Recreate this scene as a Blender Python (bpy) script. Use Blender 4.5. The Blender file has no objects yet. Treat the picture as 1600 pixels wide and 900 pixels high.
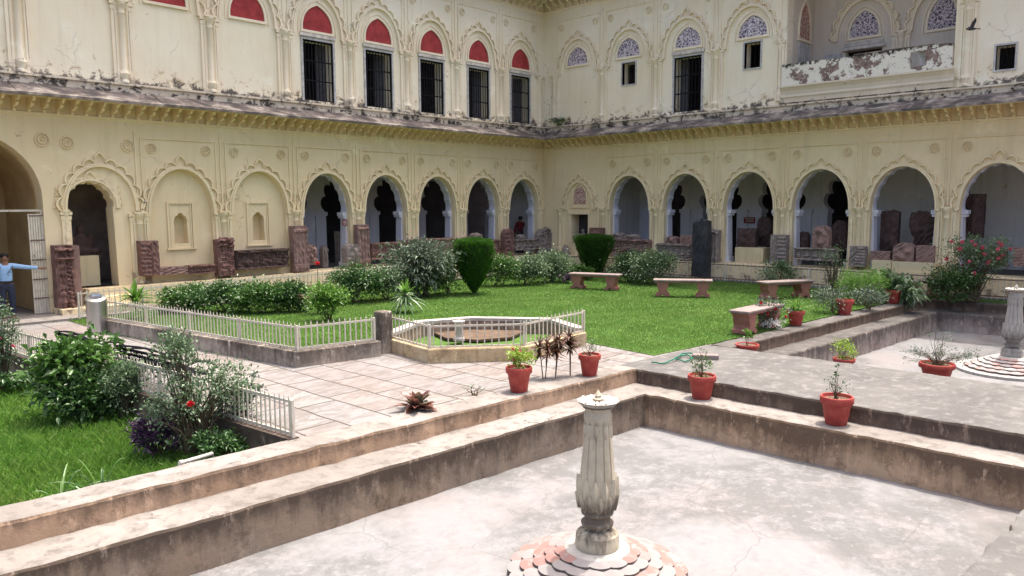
import bpy, bmesh, math, random
import numpy as np
from mathutils import Vector, Matrix
from mathutils.geometry import tessellate_polygon
random.seed(7); rng = np.random.default_rng(11)
PI = math.pi; R_ = math.radians
scene = bpy.context.scene; COL = scene.collection
# ------------------------------------------------------------------ camera, sky, sun, exposure
CM = np.array([[0.68316379, 0.08343062, -0.72548367], [-0.73024254, 0.07022387, -0.67956931], [-0.00575062, 0.99403619, 0.10889899]])
EYE = np.array([0, 0, 2.8])
cd = bpy.data.cameras.new('camera'); cam = bpy.data.objects.new('camera', cd); COL.objects.link(cam)
m4 = Matrix([[*CM[0], 0], [*CM[1], 0], [*CM[2], 2.8], [0, 0, 0, 1]]); cam.matrix_world = m4
cd.sensor_width = 36; cd.lens = 27.0; cd.clip_start = .05; cd.clip_end = 500
scene.camera = cam
SUN_EL, SUN_AZ = 75, -4          # azimuth from +X towards +Y
w = bpy.data.worlds.new('World'); scene.world = w; w.use_nodes = True
nt = w.node_tree; bg = nt.nodes['Background']
sky = nt.nodes.new('ShaderNodeTexSky'); sky.sky_type = 'NISHITA'; sky.sun_disc = False
sky.sun_elevation = R_(SUN_EL); sky.sun_rotation = R_(90 - SUN_AZ)
sky.air_density = 0.7; sky.dust_density = 7.0; sky.ozone_density = 0.2
nt.links.new(sky.outputs[0], bg.inputs[0]); bg.inputs[1].default_value = 0.15
sd = bpy.data.lights.new('sun', 'SUN'); sd.energy = 2.0; sd.angle = R_(0.9); sd.color = (1, .95, .88)
so = bpy.data.objects.new('sun', sd); COL.objects.link(so)
dirv = Vector((math.cos(R_(SUN_EL)) * math.cos(R_(SUN_AZ)), math.cos(R_(SUN_EL)) * math.sin(R_(SUN_AZ)), math.sin(R_(SUN_EL))))
so.rotation_euler = dirv.to_track_quat('Z', 'Y').to_euler(); so.location = (10, 10, 30)
vs = scene.view_settings; vs.view_transform = 'Standard'; vs.look = 'None'; vs.gamma = 1; vs.exposure = 1.56; vs.use_curve_mapping = False
scene.render.engine = 'CYCLES'
# ------------------------------------------------------------------ measuring helpers (photo pixel -> place)
def ray(px, py): return CM @ np.array([px - 800, -(py - 450), -1200.])
def at(px, py, z=0.0):
    r = ray(px, py); p = r * ((z - EYE[2]) / r[2]) + EYE; return Vector((p[0], p[1], z))
def proj(p):
    v = CM.T @ (np.array(p) - EYE); return 800 + 1200 * v[0] / -v[2], 450 - 1200 * v[1] / -v[2], -v[2]
def ppm(p): return 1200 / proj(p)[2]
# ------------------------------------------------------------------ object helpers
def tag(o, label=None, cat=None, group=None, kind=None):
    if label: o['label'] = label
    if cat: o['category'] = cat
    if group: o['group'] = group
    if kind: o['kind'] = kind
    return o
def empty(name, loc=(0, 0, 0), rz=0, label=None, cat=None, group=None):
    o = bpy.data.objects.new(name, None); COL.objects.link(o); o.location = loc; o.rotation_euler = (0, 0, rz); o.empty_display_size = .1
    return tag(o, label, cat, group)
def link(name, me, mat, parent=None, loc=None, smooth=False):
    if mat is not None and not me.materials: me.materials.append(mat)
    if smooth: me.polygons.foreach_set('use_smooth', [True] * len(me.polygons))
    o = bpy.data.objects.new(name, me); COL.objects.link(o)
    if parent: o.parent = parent
    if loc is not None: o.location = loc
    return o
def copy_tree(o, parent=None):
    c = o.copy(); COL.objects.link(c); c.parent = parent
    for ch in o.children: copy_tree(ch, c)
    return c
class MB:
    def __init__(s, xf=None): s.v = []; s.f = []; s.xf = xf
    def add(s, vs, fs):
        n = len(s.v); s.v += [tuple(v) for v in vs]; s.f += [tuple(i + n for i in f) for f in fs]; return s
    def box(s, x0, x1, y0, y1, z0, z1):
        return s.add([(x, y, z) for z in (z0, z1) for y in (y0, y1) for x in (x0, x1)],
                     [(0, 2, 3, 1), (4, 5, 7, 6), (0, 1, 5, 4), (2, 6, 7, 3), (0, 4, 6, 2), (1, 3, 7, 5)])
    def tube(s, pts, r, n=8, cap=True):
        pts = [Vector(p) for p in pts]; rs = r if hasattr(r, '__len__') else [r] * len(pts)
        vs = []; fs = []; prev = None
        for i, p in enumerate(pts):
            t = (pts[min(i + 1, len(pts) - 1)] - pts[max(i - 1, 0)]).normalized()
            a = t.cross(Vector((0, 0, 1)) if abs(t.z) < .95 else Vector((1, 0, 0))).normalized()
            if prev is not None and a.dot(prev) < 0: a = -a
            prev = a; b = t.cross(a)
            for k in range(n):
                an = 2 * PI * k / n; vs.append(p + (a * math.cos(an) + b * math.sin(an)) * rs[i])
        for i in range(len(pts) - 1):
            for k in range(n):
                fs.append((i * n + k, i * n + (k + 1) % n, (i + 1) * n + (k + 1) % n, (i + 1) * n + k))
        if cap: fs += [tuple(range(n))[::-1], tuple((len(pts) - 1) * n + k for k in range(n))]
        return s.add(vs, fs)
    def lathe(s, prof, c=(0, 0, 0), n=24, mod=None, half=None):
        vs = []; fs = []; m = len(prof)
        for i, (r, z) in enumerate(prof):
            for k in range(n):
                a = 2 * PI * k / n; rr = r * (mod(a, z) if mod else 1)
                vs.append((c[0] + rr * math.cos(a), c[1] + rr * math.sin(a), c[2] + z))
        for i in range(m - 1):
            for k in range(n):
                fs.append((i * n + k, i * n + (k + 1) % n, (i + 1) * n + (k + 1) % n, (i + 1) * n + k))
        fs += [tuple(range(n))[::-1], tuple((m - 1) * n + k for k in range(n))]
        return s.add(vs, fs)
    def prism(s, poly, z0, z1):            # polygon in xy, extruded in z
        n = len(poly); vs = [(p[0], p[1], z0) for p in poly] + [(p[0], p[1], z1) for p in poly]
        fs = [(i, (i + 1) % n, n + (i + 1) % n, n + i) for i in range(n)]
        tr = tessellate_polygon([[Vector((p[0], p[1], 0)) for p in poly]])
        fs += [tuple(n + i for i in t) for t in tr] + [tuple(t)[::-1] for t in tr]
        return s.add(vs, fs)
    def slab(s, outer, holes, d0, d1, sides=True, back=True):   # outline in (s,z) with holes, from d0 (front) to d1
        loops = [outer] + holes; flat = [p for l in loops for p in l]; n = len(flat)
        tr = tessellate_polygon([[Vector((p[0], p[1], 0)) for p in l] for l in loops])
        vs = [(p[0], d0, p[1]) for p in flat] + [(p[0], d1, p[1]) for p in flat]
        fs = [tuple(t) for t in tr]
        if back: fs += [tuple(n + i for i in t)[::-1] for t in tr]
        if sides:
            o = 0
            for l in loops:
                k = len(l); fs += [(o + i, o + (i + 1) % k, n + o + (i + 1) % k, n + o + i) for i in range(k)]; o += k
        return s.add(vs, fs)
    def ring(s, outer, inner, d0, d1):     # open band between two outlines in (s,z); raised from d0 to d1
        n = len(outer); vs = [(p[0], d1, p[1]) for p in outer] + [(p[0], d1, p[1]) for p in inner] + [(p[0], d0, p[1]) for p in outer] + [(p[0], d0, p[1]) for p in inner]
        fs = []
        for i in range(n - 1):
            fs += [(i, i + 1, n + i + 1, n + i), (i, i + 1, 2 * n + i + 1, 2 * n + i), (n + i, n + i + 1, 3 * n + i + 1, 3 * n + i)]
        fs += [(0, n, 3 * n, 2 * n), (n - 1, 2 * n - 1, 4 * n - 1, 3 * n - 1)]
        return s.add(vs, fs)
    def mesh(s, name, off=(0, 0, 0)):
        vs = [s.xf(*v) for v in s.v] if s.xf else s.v
        vs = [(v[0] - off[0], v[1] - off[1], v[2] - off[2]) for v in vs]
        me = bpy.data.meshes.new(name); me.from_pydata(vs, [], s.f); me.update(); return me
    def build(s, name, mat, parent=None, smooth=False, off=None, loc=None):
        if off is None: off = parent.location if (parent is not None and s.xf) else (0, 0, 0)
        me = s.mesh(name, off); o = link(name, me, mat, parent, loc, False)
        if smooth:
            me.polygons.foreach_set('use_smooth', [True] * len(me.polygons)); me.set_sharp_from_angle(angle=R_(40))
        return o
def rod(a, b, w_, mb, d_=None):            # square bar between two points
    a = Vector(a); b = Vector(b); t = (b - a).normalized(); u = t.cross(Vector((0, 0, 1)) if abs(t.z) < .9 else Vector((1, 0, 0))).normalized(); v = t.cross(u)
    d_ = d_ or w_; u = u * w_ / 2; v = v * d_ / 2
    mb.add([a - u - v, a + u - v, a + u + v, a - u + v, b - u - v, b + u - v, b + u + v, b - u + v],
           [(0, 3, 2, 1), (4, 5, 6, 7), (0, 1, 5, 4), (1, 2, 6, 5), (2, 3, 7, 6), (3, 0, 4, 7)])
# ------------------------------------------------------------------ material helpers
class G:
    def __init__(s, name, rough=.85, spec=.25):
        s.m = bpy.data.materials.new(name); s.m.use_nodes = True; s.t = s.m.node_tree
        s.b = s.t.nodes['Principled BSDF']; s.b.inputs['Roughness'].default_value = rough; s.b.inputs['Specular IOR Level'].default_value = spec
    def n(s, ty, **kw):
        x = s.t.nodes.new(ty)
        for k, v in kw.items(): setattr(x, k, v)
        return x
    def put(s, sock, v):
        if isinstance(v, bpy.types.NodeSocket): s.t.links.new(v, sock)
        elif isinstance(v, (tuple, list)) and len(v) == 3 and sock.type == 'RGBA': sock.default_value = (*v, 1)
        else: sock.default_value = v
    def pos(s): return s.n('ShaderNodeNewGeometry').outputs['Position']
    def obj(s): return s.n('ShaderNodeTexCoord').outputs['Object']
    def scale(s, v, sc):
        m = s.n('ShaderNodeMapping'); s.put(m.inputs[0], v); m.inputs['Scale'].default_value = sc; return m.outputs[0]
    def noise(s, v, sc, det=5, ro=.6, dist=0):
        x = s.n('ShaderNodeTexNoise'); s.put(x.inputs['Vector'], v); x.inputs['Scale'].default_value = sc; x.inputs['Detail'].default_value = det
        x.inputs['Roughness'].default_value = ro; x.inputs['Distortion'].default_value = dist; return x.outputs['Fac']
    def vor(s, v, sc, feat='F1', out='Distance'):
        x = s.n('ShaderNodeTexVoronoi', feature=feat); s.put(x.inputs['Vector'], v); x.inputs['Scale'].default_value = sc; return x.outputs[out]
    def ramp(s, f, stops):
        x = s.n('ShaderNodeValToRGB'); s.put(x.inputs[0], f); e = x.color_ramp.elements
        while len(e) < len(stops): e.new(.5)
        for i, (p, c) in enumerate(stops):
            e[i].position = p; e[i].color = (c, c, c, 1) if isinstance(c, (int, float)) else (*c, 1)
        return x.outputs[0]
    def mr(s, f, a, b, c=0, d=1):
        x = s.n('ShaderNodeMapRange'); s.put(x.inputs[0], f)
        for i, v in enumerate((a, b, c, d)): x.inputs[i + 1].default_value = v
        return x.outputs[0]
    def math(s, op, a, b=0):
        x = s.n('ShaderNodeMath', operation=op); s.put(x.inputs[0], a); s.put(x.inputs[1], b); return x.outputs[0]
    def mix(s, f, a, b, bt='MIX'):
        x = s.n('ShaderNodeMix', data_type='RGBA', blend_type=bt); s.put(x.inputs[0], f); s.put(x.inputs[6], a); s.put(x.inputs[7], b); return x.outputs[2]
    def sep(s, v):
        x = s.n('ShaderNodeSeparateXYZ'); s.put(x.inputs[0], v); return x.outputs
    def color(s, c): s.put(s.b.inputs['Base Color'], c)
    def bump(s, h, st=.3, dist=.02, prev=None):
        x = s.n('ShaderNodeBump'); x.inputs['Strength'].default_value = st; x.inputs['Distance'].default_value = dist; s.put(x.inputs['Height'], h)
        if prev is not None: s.put(x.inputs['Normal'], prev)
        s.t.links.new(x.outputs[0], s.b.inputs['Normal']); return x.outputs[0]
def plain(name, c, rough=.7, var=.25, sc=6, bump=.15, metal=0, spec=.25, loc=False):
    g = G(name, rough, spec); p = g.obj() if loc else g.pos(); n = g.noise(p, sc, 6)
    g.color(g.ramp(n, [(.3, tuple(x * (1 - var) for x in c)), (.7, tuple(min(1, x * (1 + var)) for x in c))])); g.b.inputs['Metallic'].default_value = metal
    if bump: g.bump(g.noise(p, sc * 6, 6), bump, .01)
    return g.m
def plaster(name, c1, c2, zone=None, zcol=((.10, .085, .065), (.42, .27, .13)), chips=.0, streak=.25):
    g = G(name, .9, .15); p = g.pos(); x, y, z = g.sep(p)
    big = g.noise(p, .55, 6, .6); fine = g.noise(p, 5, 8, .65); st = g.noise(g.scale(p, (3.2, 3.2, .35)), 1.4, 6, .65)
    c = g.mix(g.mr(big, .35, .65), c1, c2)
    c = g.mix(g.math('MULTIPLY', g.mr(st, .5, .75), streak), c, tuple(v * .62 for v in c1))
    c = g.mix(g.mr(fine, .62, .8, 0, .35), c, tuple(v * .7 for v in c1))
    c = g.mix(g.mr(g.noise(p, 1.1, 8, .7), .6, .68, 0, .5), c, tuple(min(.9, v * 1.15 + .03) for v in c2))
    if chips:
        ch = g.mr(g.noise(p, 2.6, 9, .72, .6), .66 - chips * .06, .69 - chips * .06)
        c = g.mix(g.math('MULTIPLY', ch, .85), c, zcol[1])
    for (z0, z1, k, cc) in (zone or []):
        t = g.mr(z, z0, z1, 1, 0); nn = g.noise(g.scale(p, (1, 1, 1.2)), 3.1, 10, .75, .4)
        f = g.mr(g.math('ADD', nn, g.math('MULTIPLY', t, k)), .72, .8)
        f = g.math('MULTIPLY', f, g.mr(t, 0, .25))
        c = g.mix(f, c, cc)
    g.color(c)
    wv = g.n('ShaderNodeVectorMath', operation='ADD'); ns = g.n('ShaderNodeTexNoise'); g.put(ns.inputs['Vector'], p); ns.inputs['Scale'].default_value = 1.6; ns.inputs['Detail'].default_value = 7
    g.put(wv.inputs[0], p); g.put(wv.inputs[1], ns.outputs['Color']); e = g.vor(wv.outputs[0], .55, 'DISTANCE_TO_EDGE')
    c = g.mix(g.math('MULTIPLY', g.mr(e, .010, .003, 0, .38), g.mr(big, .51, .58)), c, tuple(v * .4 for v in c1)); g.color(c)
    b1 = g.bump(g.noise(p, 2.2, 8, .6), .25, .03)
    g.bump(fine, .3, .008, b1)
    return g.m
# design heights are scaled about the eye by K so floor of the court is z = 0
K = 1.04
def zz(z): return 2.8 + (z - 2.8) * K
M = {}
M['low'] = plaster('yellow_plaster', (.74, .605, .375), (.80, .67, .44), zone=[(zz(.1), zz(1.9), .26, (.46, .37, .25)), (zz(.1), zz(1.2), .22, (.27, .21, .16))], chips=.1, streak=.3)
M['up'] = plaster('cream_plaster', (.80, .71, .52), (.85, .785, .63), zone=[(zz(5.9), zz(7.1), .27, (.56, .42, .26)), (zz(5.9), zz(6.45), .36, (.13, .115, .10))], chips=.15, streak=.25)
M['trim_low'] = plaster('yellow_moulding', (.76, .63, .40), (.82, .70, .47), zone=[(zz(.5), zz(1.7), .36, (.30, .22, .16))], streak=.35)
M['trim_up'] = plaster('cream_moulding', (.79, .68, .50), (.84, .76, .60), zone=[(zz(5.9), zz(6.7), .30, (.40, .34, .27))], streak=.25)
M['frieze'] = plaster('weathered_band', (.64, .56, .43), (.70, .63, .50), zone=[(zz(5.4), zz(6.6), .26, (.34, .33, .20)), (zz(5.4), zz(6.7), .34, (.07, .062, .055))], chips=.5)
def parapet_mat():
    g = G('peeling_parapet_plaster', .9, .15); p = g.pos(); x, y, z = g.sep(p); n = g.noise(p, 1.7, 10, .72, .3); f = g.noise(p, 7, 9, .75)
    mid = g.math('SUBTRACT', 1, g.math('MULTIPLY', g.math('ABSOLUTE', g.math('SUBTRACT', z, zz(6.93))), 2.6))
    c = g.mix(g.mr(f, .4, .6), (.72, .68, .57), (.78, .75, .66)); m_ = g.mr(g.math('ADD', n, g.math('MULTIPLY', mid, .09)), .555, .575)
    c = g.mix(m_, c, g.ramp(f, [(.35, (.10, .08, .07)), (.5, (.24, .17, .145)), (.65, (.36, .29, .24))]))
    t = g.mr(z, zz(7.05), zz(7.24)); c = g.mix(g.mr(g.math('ADD', f, g.math('MULTIPLY', t, .16)), .60, .66), c, (.07, .06, .05)); g.color(c); g.bump(m_, .5, -.02); return g.m
M['parapet'] = parapet_mat()
def eave_mat():
    g = G('weathered_stone_eave', .85, .2); p = g.pos(); n = g.noise(g.scale(p, (1, 1, 1)), 1.6, 10, .7, .5)
    c = g.ramp(n, [(.3, (.045, .043, .042)), (.45, (.11, .095, .085)), (.53, (.24, .20, .17)), (.66, (.55, .50, .42))])
    g.color(g.mix(g.mr(g.noise(p, 9, 8, .7), .45, .65, 0, .5), c, (.1, .09, .09))); g.bump(g.noise(p, 8, 8), .5, .02); return g.m
M['eave'] = eave_mat()
M['lilac'] = plaster('pale_lilac_limewash', (.60, .61, .70), (.68, .68, .74), zone=[(zz(.5), zz(2.2), .2, (.30, .22, .20))], streak=.4)
M['inner'] = plaster('whitewashed_inner_wall', (.60, .60, .60), (.68, .68, .67), zone=[(zz(.5), zz(1.8), .25, (.30, .20, .17))], chips=.3, streak=.5)
M['dark'] = plain('room_shade_plaster', (.05, .045, .05), .9, .3, 1.5)  # near-black colour stands in for the shade of unlit rooms and openings
M['tan'] = plain('tan_passage_plaster', (.42, .30, .15), .9, .2, 1.2)
M['red'] = plain('red_painted_lunette', (.33, .045, .045), .85, .32, 3.2, .8)
M['wood'] = plain('grey_painted_wood', (.46, .45, .44), .7, .3, 9)
M['darkwood'] = plain('dark_grey_wood', (.10, .10, .105), .8, .3, 9)
M['lintel'] = plain('weathered_lintel', (.55, .51, .46), .8, .35, 6)
M['iron'] = plain('black_iron', (.012, .012, .016), .8, .3, 8, .1, 0, .1)
M['railrust'] = plain('brown_rusty_rail', (.16, .10, .075), .7, .4, 14)
M['whitepaint'] = None
def fence_mat():
    g = G('chipped_white_fence_paint', .55, .35); p = g.pos(); x, y, z = g.sep(p)
    c = g.mix(g.mr(g.noise(p, 4, 6), .35, .65), (.50, .46, .37), (.58, .54, .46)); f = g.mr(g.noise(g.scale(p, (30, 30, 9)), 1, 6, .7), .55, .68)
    g.color(g.mix(f, c, (.34, .22, .13))); return g.m
M['whitepaint'] = fence_mat()
def jali_mat():
    g = G('purple_and_white_floral_jali', .8); p = g.pos(); n = g.n('ShaderNodeVectorMath', operation='ADD')
    wob = g.n('ShaderNodeTexNoise'); g.put(wob.inputs['Vector'], p); wob.inputs['Scale'].default_value = 9
    sc = g.n('ShaderNodeVectorMath', operation='SCALE'); g.put(sc.inputs[0], wob.outputs['Color']); sc.inputs[3].default_value = .18
    g.put(n.inputs[0], p); g.put(n.inputs[1], sc.outputs[0])
    v = g.vor(n.outputs[0], 9, 'DISTANCE_TO_EDGE'); v2 = g.noise(n.outputs[0], 16, 2)
    f = g.math('MAXIMUM', g.mr(v, .10, .05), g.mr(v2, .52, .56)); g.color(g.mix(f, (.10, .065, .12), (.66, .60, .62))); g.bump(f, .5, .02); return g.m
M['jali'] = jali_mat()
def jali_red():
    m = M['jali'].copy(); m.name = 'red_and_white_floral_jali'
    for n in m.node_tree.nodes:
        if n.type == 'MIX': n.inputs[6].default_value = (.30, .08, .08, 1); n.inputs[7].default_value = (.62, .50, .42, 1)
    return m
M['jalired'] = jali_red()
def stone(name, c, sc=5, var=.4, bmp=.5, warm=None):
    g = G(name, .88, .2); p = g.obj(); n = g.noise(p, sc, 8, .65)
    col = g.ramp(n, [(.28, tuple(x * (1 - var) for x in c)), (.5, c), (.75, tuple(min(1, x * (1 + var)) for x in c))])
    col = g.mix(g.mr(g.noise(p, sc * .45, 6, .6), .5, .72, 0, .55), col, warm or tuple(x * .5 for x in c))
    g.color(col); g.bump(g.noise(p, sc * 5, 8, .7), bmp, .012); return g.m
M['sand_red'] = stone('red_sandstone', (.205, .118, .10)); M['sand_pink'] = stone('pink_sandstone', (.27, .175, .15)); M['sand_grey'] = stone('grey_weathered_sandstone', (.27, .225, .20))
M['sand_dark'] = stone('dark_weathered_sandstone', (.10, .065, .058)); M['black_stone'] = stone('black_weathered_monolith', (.045, .045, .05), 3, .5, .5, (.13, .12, .12))
M['bench_stone'] = stone('pinkish_bench_slab', (.235, .185, .17), 4, .3, .4); M['bench_leg'] = stone('red_sandstone_bench_leg', (.31, .14, .11), 4, .3, .4)
M['block'] = plaster('yellow_support_block', (.60, .51, .32), (.66, .57, .37), streak=.5)
def ground(name, c1, c2, c3, sc=1.0, bmp=.4, dirt=None, dk=.55, rough=.9, crack=False):
    g = G(name, rough, .2); p = g.pos(); n = g.noise(p, .7 * sc, 9, .65, .4); n2 = g.noise(p, 3.5 * sc, 9, .7, .3)
    c = g.mix(g.mr(n, .38, .62), c1, c2); c = g.mix(g.mr(n2, .5, .66, 0, dk), c, c3)
    c = g.mix(g.mr(g.noise(p, 40, 4, .7), .55, .75, 0, .3), c, tuple(v * .55 for v in c1))
    if crack:
        wv = g.n('ShaderNodeVectorMath', operation='ADD'); ns = g.n('ShaderNodeTexNoise'); g.put(ns.inputs['Vector'], p); ns.inputs['Scale'].default_value = 2.5; ns.inputs['Detail'].default_value = 6
        g.put(wv.inputs[0], p); g.put(wv.inputs[1], ns.outputs['Color'])
        e = g.vor(wv.outputs[0], .9, 'DISTANCE_TO_EDGE'); c = g.mix(g.math('MULTIPLY', g.mr(e, .012, .004), g.mr(n, .45, .6)), c, tuple(v * .4 for v in c1))
    g.color(c); b = g.bump(n2, bmp, .03); g.bump(g.noise(p, 30, 6, .7), bmp, .01, b); return g.m
def pool_floor():
    g = G('whitewashed_worn_pool_floor', .85, .2); p = g.pos()
    n = g.noise(p, .42, 5, .55, .3); n2 = g.noise(p, 2.0, 12, .80, .15); n3 = g.noise(p, 8, 10, .78, .1)
    c = g.mix(g.mr(g.noise(p, .6, 5), .5, .65, 0, .6), (.205, .20, .198), (.215, .187, .178))
    f = g.math('MULTIPLY', g.mr(n, .46, .56), g.mr(n2, .40, .54))
    c = g.mix(g.math('MULTIPLY', f, .78), c, (.105, .103, .099))
    c = g.mix(g.math('MULTIPLY', g.mr(n3, .48, .60), g.mr(n2, .42, .56, .05, .5)), c, (.15, .146, .142))
    c = g.mix(g.mr(n3, .36, .44, .5, 0), c, (.25, .246, .244))
    wv = g.n('ShaderNodeVectorMath', operation='ADD'); ns = g.n('ShaderNodeTexNoise'); g.put(ns.inputs['Vector'], p); ns.inputs['Scale'].default_value = 6; ns.inputs['Detail'].default_value = 5; sc = g.n('ShaderNodeVectorMath', operation='SCALE'); g.put(sc.inputs[0], ns.outputs['Color']); sc.inputs[3].default_value = .15
    g.put(wv.inputs[0], p); g.put(wv.inputs[1], sc.outputs[0]); e = g.vor(wv.outputs[0], 9, 'DISTANCE_TO_EDGE'); c = g.mix(g.math('MULTIPLY', g.mr(e, .08, .02, 0, .35), g.mr(n, .47, .56)), c, (.11, .105, .10))
    e2 = g.vor(wv.outputs[0], .5, 'DISTANCE_TO_EDGE'); c = g.mix(g.mr(e2, .005, .002, 0, .35), c, (.09, .08, .075))
    g.color(c); b = g.bump(n2, .3, .02); g.bump(n3, .35, .01, b); return g.m
def pool_wall(name, c1, grime, zt, zb, k=.35, light=(.5, .42, .36)):
    g = G(name, .9, .15); p = g.pos(); x, y, z = g.sep(p)
    dr = g.noise(g.scale(p, (5, 5, .9)), 1.3, 9, .72, .3); big = g.noise(p, .9, 8, .65)
    c = g.mix(g.mr(big, .4, .62), c1, light)
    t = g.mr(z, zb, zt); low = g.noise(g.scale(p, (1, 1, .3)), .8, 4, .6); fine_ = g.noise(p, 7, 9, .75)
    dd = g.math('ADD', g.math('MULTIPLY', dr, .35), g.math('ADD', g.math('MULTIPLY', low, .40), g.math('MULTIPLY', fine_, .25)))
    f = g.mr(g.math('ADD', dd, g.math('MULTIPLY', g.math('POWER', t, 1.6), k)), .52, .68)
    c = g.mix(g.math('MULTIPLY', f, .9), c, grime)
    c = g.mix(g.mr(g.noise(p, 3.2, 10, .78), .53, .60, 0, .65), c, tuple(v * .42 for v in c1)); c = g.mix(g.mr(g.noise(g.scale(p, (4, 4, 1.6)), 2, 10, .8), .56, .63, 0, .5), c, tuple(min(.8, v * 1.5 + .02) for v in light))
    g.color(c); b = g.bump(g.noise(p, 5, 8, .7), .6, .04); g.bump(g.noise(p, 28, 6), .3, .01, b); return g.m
def paving():
    g = G('pink_and_grey_flagstones', .85, .25); p = g.pos(); x, y, z = g.sep(p)
    wob = g.n('ShaderNodeTexNoise'); g.put(wob.inputs['Vector'], p); wob.inputs['Scale'].default_value = 1.3; wob.inputs['Detail'].default_value = 5
    sc = g.n('ShaderNodeVectorMath', operation='SCALE'); g.put(sc.inputs[0], wob.outputs['Color']); sc.inputs[3].default_value = .07
    ad = g.n('ShaderNodeVectorMath', operation='ADD'); g.put(ad.inputs[0], p); g.put(ad.inputs[1], sc.outputs[0])
    mp = g.n('ShaderNodeMapping'); g.put(mp.inputs[0], ad.outputs[0]); mp.inputs['Rotation'].default_value = (0, 0, R_(90))
    br = g.n('ShaderNodeTexBrick'); g.put(br.inputs['Vector'], mp.outputs[0]); br.inputs['Scale'].default_value = 1; br.inputs['Mortar Size'].default_value = .016
    br.inputs['Brick Width'].default_value = 1.15; br.inputs['Row Height'].default_value = .62; br.inputs['Color1'].default_value = (0, 0, 0, 1); br.inputs['Color2'].default_value = (1, 1, 1, 1); br.inputs['Mortar'].default_value = (.5, .5, .5, 1)
    br.offset = .29; br.squash = 1.35; br.squash_frequency = 3; br.inputs['Mortar Smooth'].default_value = .2
    c = g.ramp(br.outputs['Color'], [(0, (.178, .168, .163)), (.25, (.212, .185, .174)), (.5, (.205, .20, .194)), (.7, (.232, .21, .192)), (1, (.21, .173, .162))])
    ly = g.noise(g.scale(ad.outputs[0], (1, 2.6, 1)), 2.2, 9, .72, 1.2)
    c = g.mix(g.mr(ly, .49, .54, 0, .7), c, (.135, .115, .10)); c = g.mix(g.mr(g.noise(p, 1.2, 6), .5, .7, 0, .5), c, (.235, .222, .212))
    rd = g.math('ABSOLUTE', g.math('SUBTRACT', ly, .5)); c = g.mix(g.math('MULTIPLY', g.mr(rd, .012, .003, 0, .65), g.mr(g.noise(p, 1.7, 5), .42, .55)), c, (.08, .07, .06)); c = g.mix(br.outputs['Fac'], c, (.06, .05, .042)); g.color(c)
    h = g.math('SUBTRACT', g.math('MULTIPLY', ly, .6), g.math('MULTIPLY', br.outputs['Fac'], 1.0)); b = g.bump(h, .5, .025); g.bump(g.noise(p, 25, 6), .25, .01, b); return g.m
M['paving'] = paving(); M['pool_floor'] = pool_floor()
M['coping'] = ground('worn_pink_coping', (.185, .165, .146), (.262, .238, .214), (.092, .077, .067), 1.3, .4, dk=.75, crack=True)
M['platform'] = ground('grey_patchy_screed', (.098, .093, .088), (.132, .125, .117), (.20, .19, .177), 1.4, .4, dk=.8)  # mid grey broken up by paler patches
M['darkcoping'] = ground('dark_patchy_coping', (.075, .068, .063), (.115, .105, .097), (.18, .165, .15), 1.3, .4, dk=.7)  # dark grey tone with paler patches
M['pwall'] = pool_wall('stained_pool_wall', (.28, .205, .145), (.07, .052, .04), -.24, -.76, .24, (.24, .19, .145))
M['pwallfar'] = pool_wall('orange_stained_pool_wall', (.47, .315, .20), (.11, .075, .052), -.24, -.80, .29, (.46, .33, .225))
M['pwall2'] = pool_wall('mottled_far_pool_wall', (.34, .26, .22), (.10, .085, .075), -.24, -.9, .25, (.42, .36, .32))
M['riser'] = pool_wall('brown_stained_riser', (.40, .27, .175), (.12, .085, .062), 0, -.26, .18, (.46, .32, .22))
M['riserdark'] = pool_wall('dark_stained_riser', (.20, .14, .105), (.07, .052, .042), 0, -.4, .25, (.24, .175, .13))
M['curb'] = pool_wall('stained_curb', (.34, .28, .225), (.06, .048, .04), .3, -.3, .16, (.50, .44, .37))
M['soil'] = plain('brown_soil', (.11, .075, .05), 1, .4, 5, .6)
M['turf'] = plain('green_turf', (.055, .11, .018), 1, .4, 5, .5)
# ------------------------------------------------------------------ setting: ground, pools, paving, lawns
def struct(name, mb, mat, smooth=False): return tag(mb.build(name, mat, smooth=smooth), kind='structure')
def sides(poly, mats_top, mat_side, name, z0, z1, lip=.02):  # block with a worn top and stained sides
    root = empty(name); tag(root, kind='structure')
    MB().prism(poly, z0, z1 - lip).build('side', mat_side, root)
    c = Vector((sum(p[0] for p in poly) / len(poly), sum(p[1] for p in poly) / len(poly)))
    mb = MB(); mb.prism(poly, z1 - lip, z1); o = mb.build('top', mats_top, root)
    bv = o.modifiers.new('b', 'BEVEL'); bv.width = .012; bv.segments = 2; bv.limit_method = 'ANGLE'
    return root
struct('ground', MB().box(-60, 90, -60, 90, -1.5, -1.3), M['soil'])
def yi(x): return 7.22 + .063 * (10.8 - x)
def yl(x): return 6.70 + .063 * (10.25 - x)
struct('pool_floor', MB().box(-6, 10.4, -4, 8.2, -1.3, -.765), M['pool_floor'])
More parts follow.
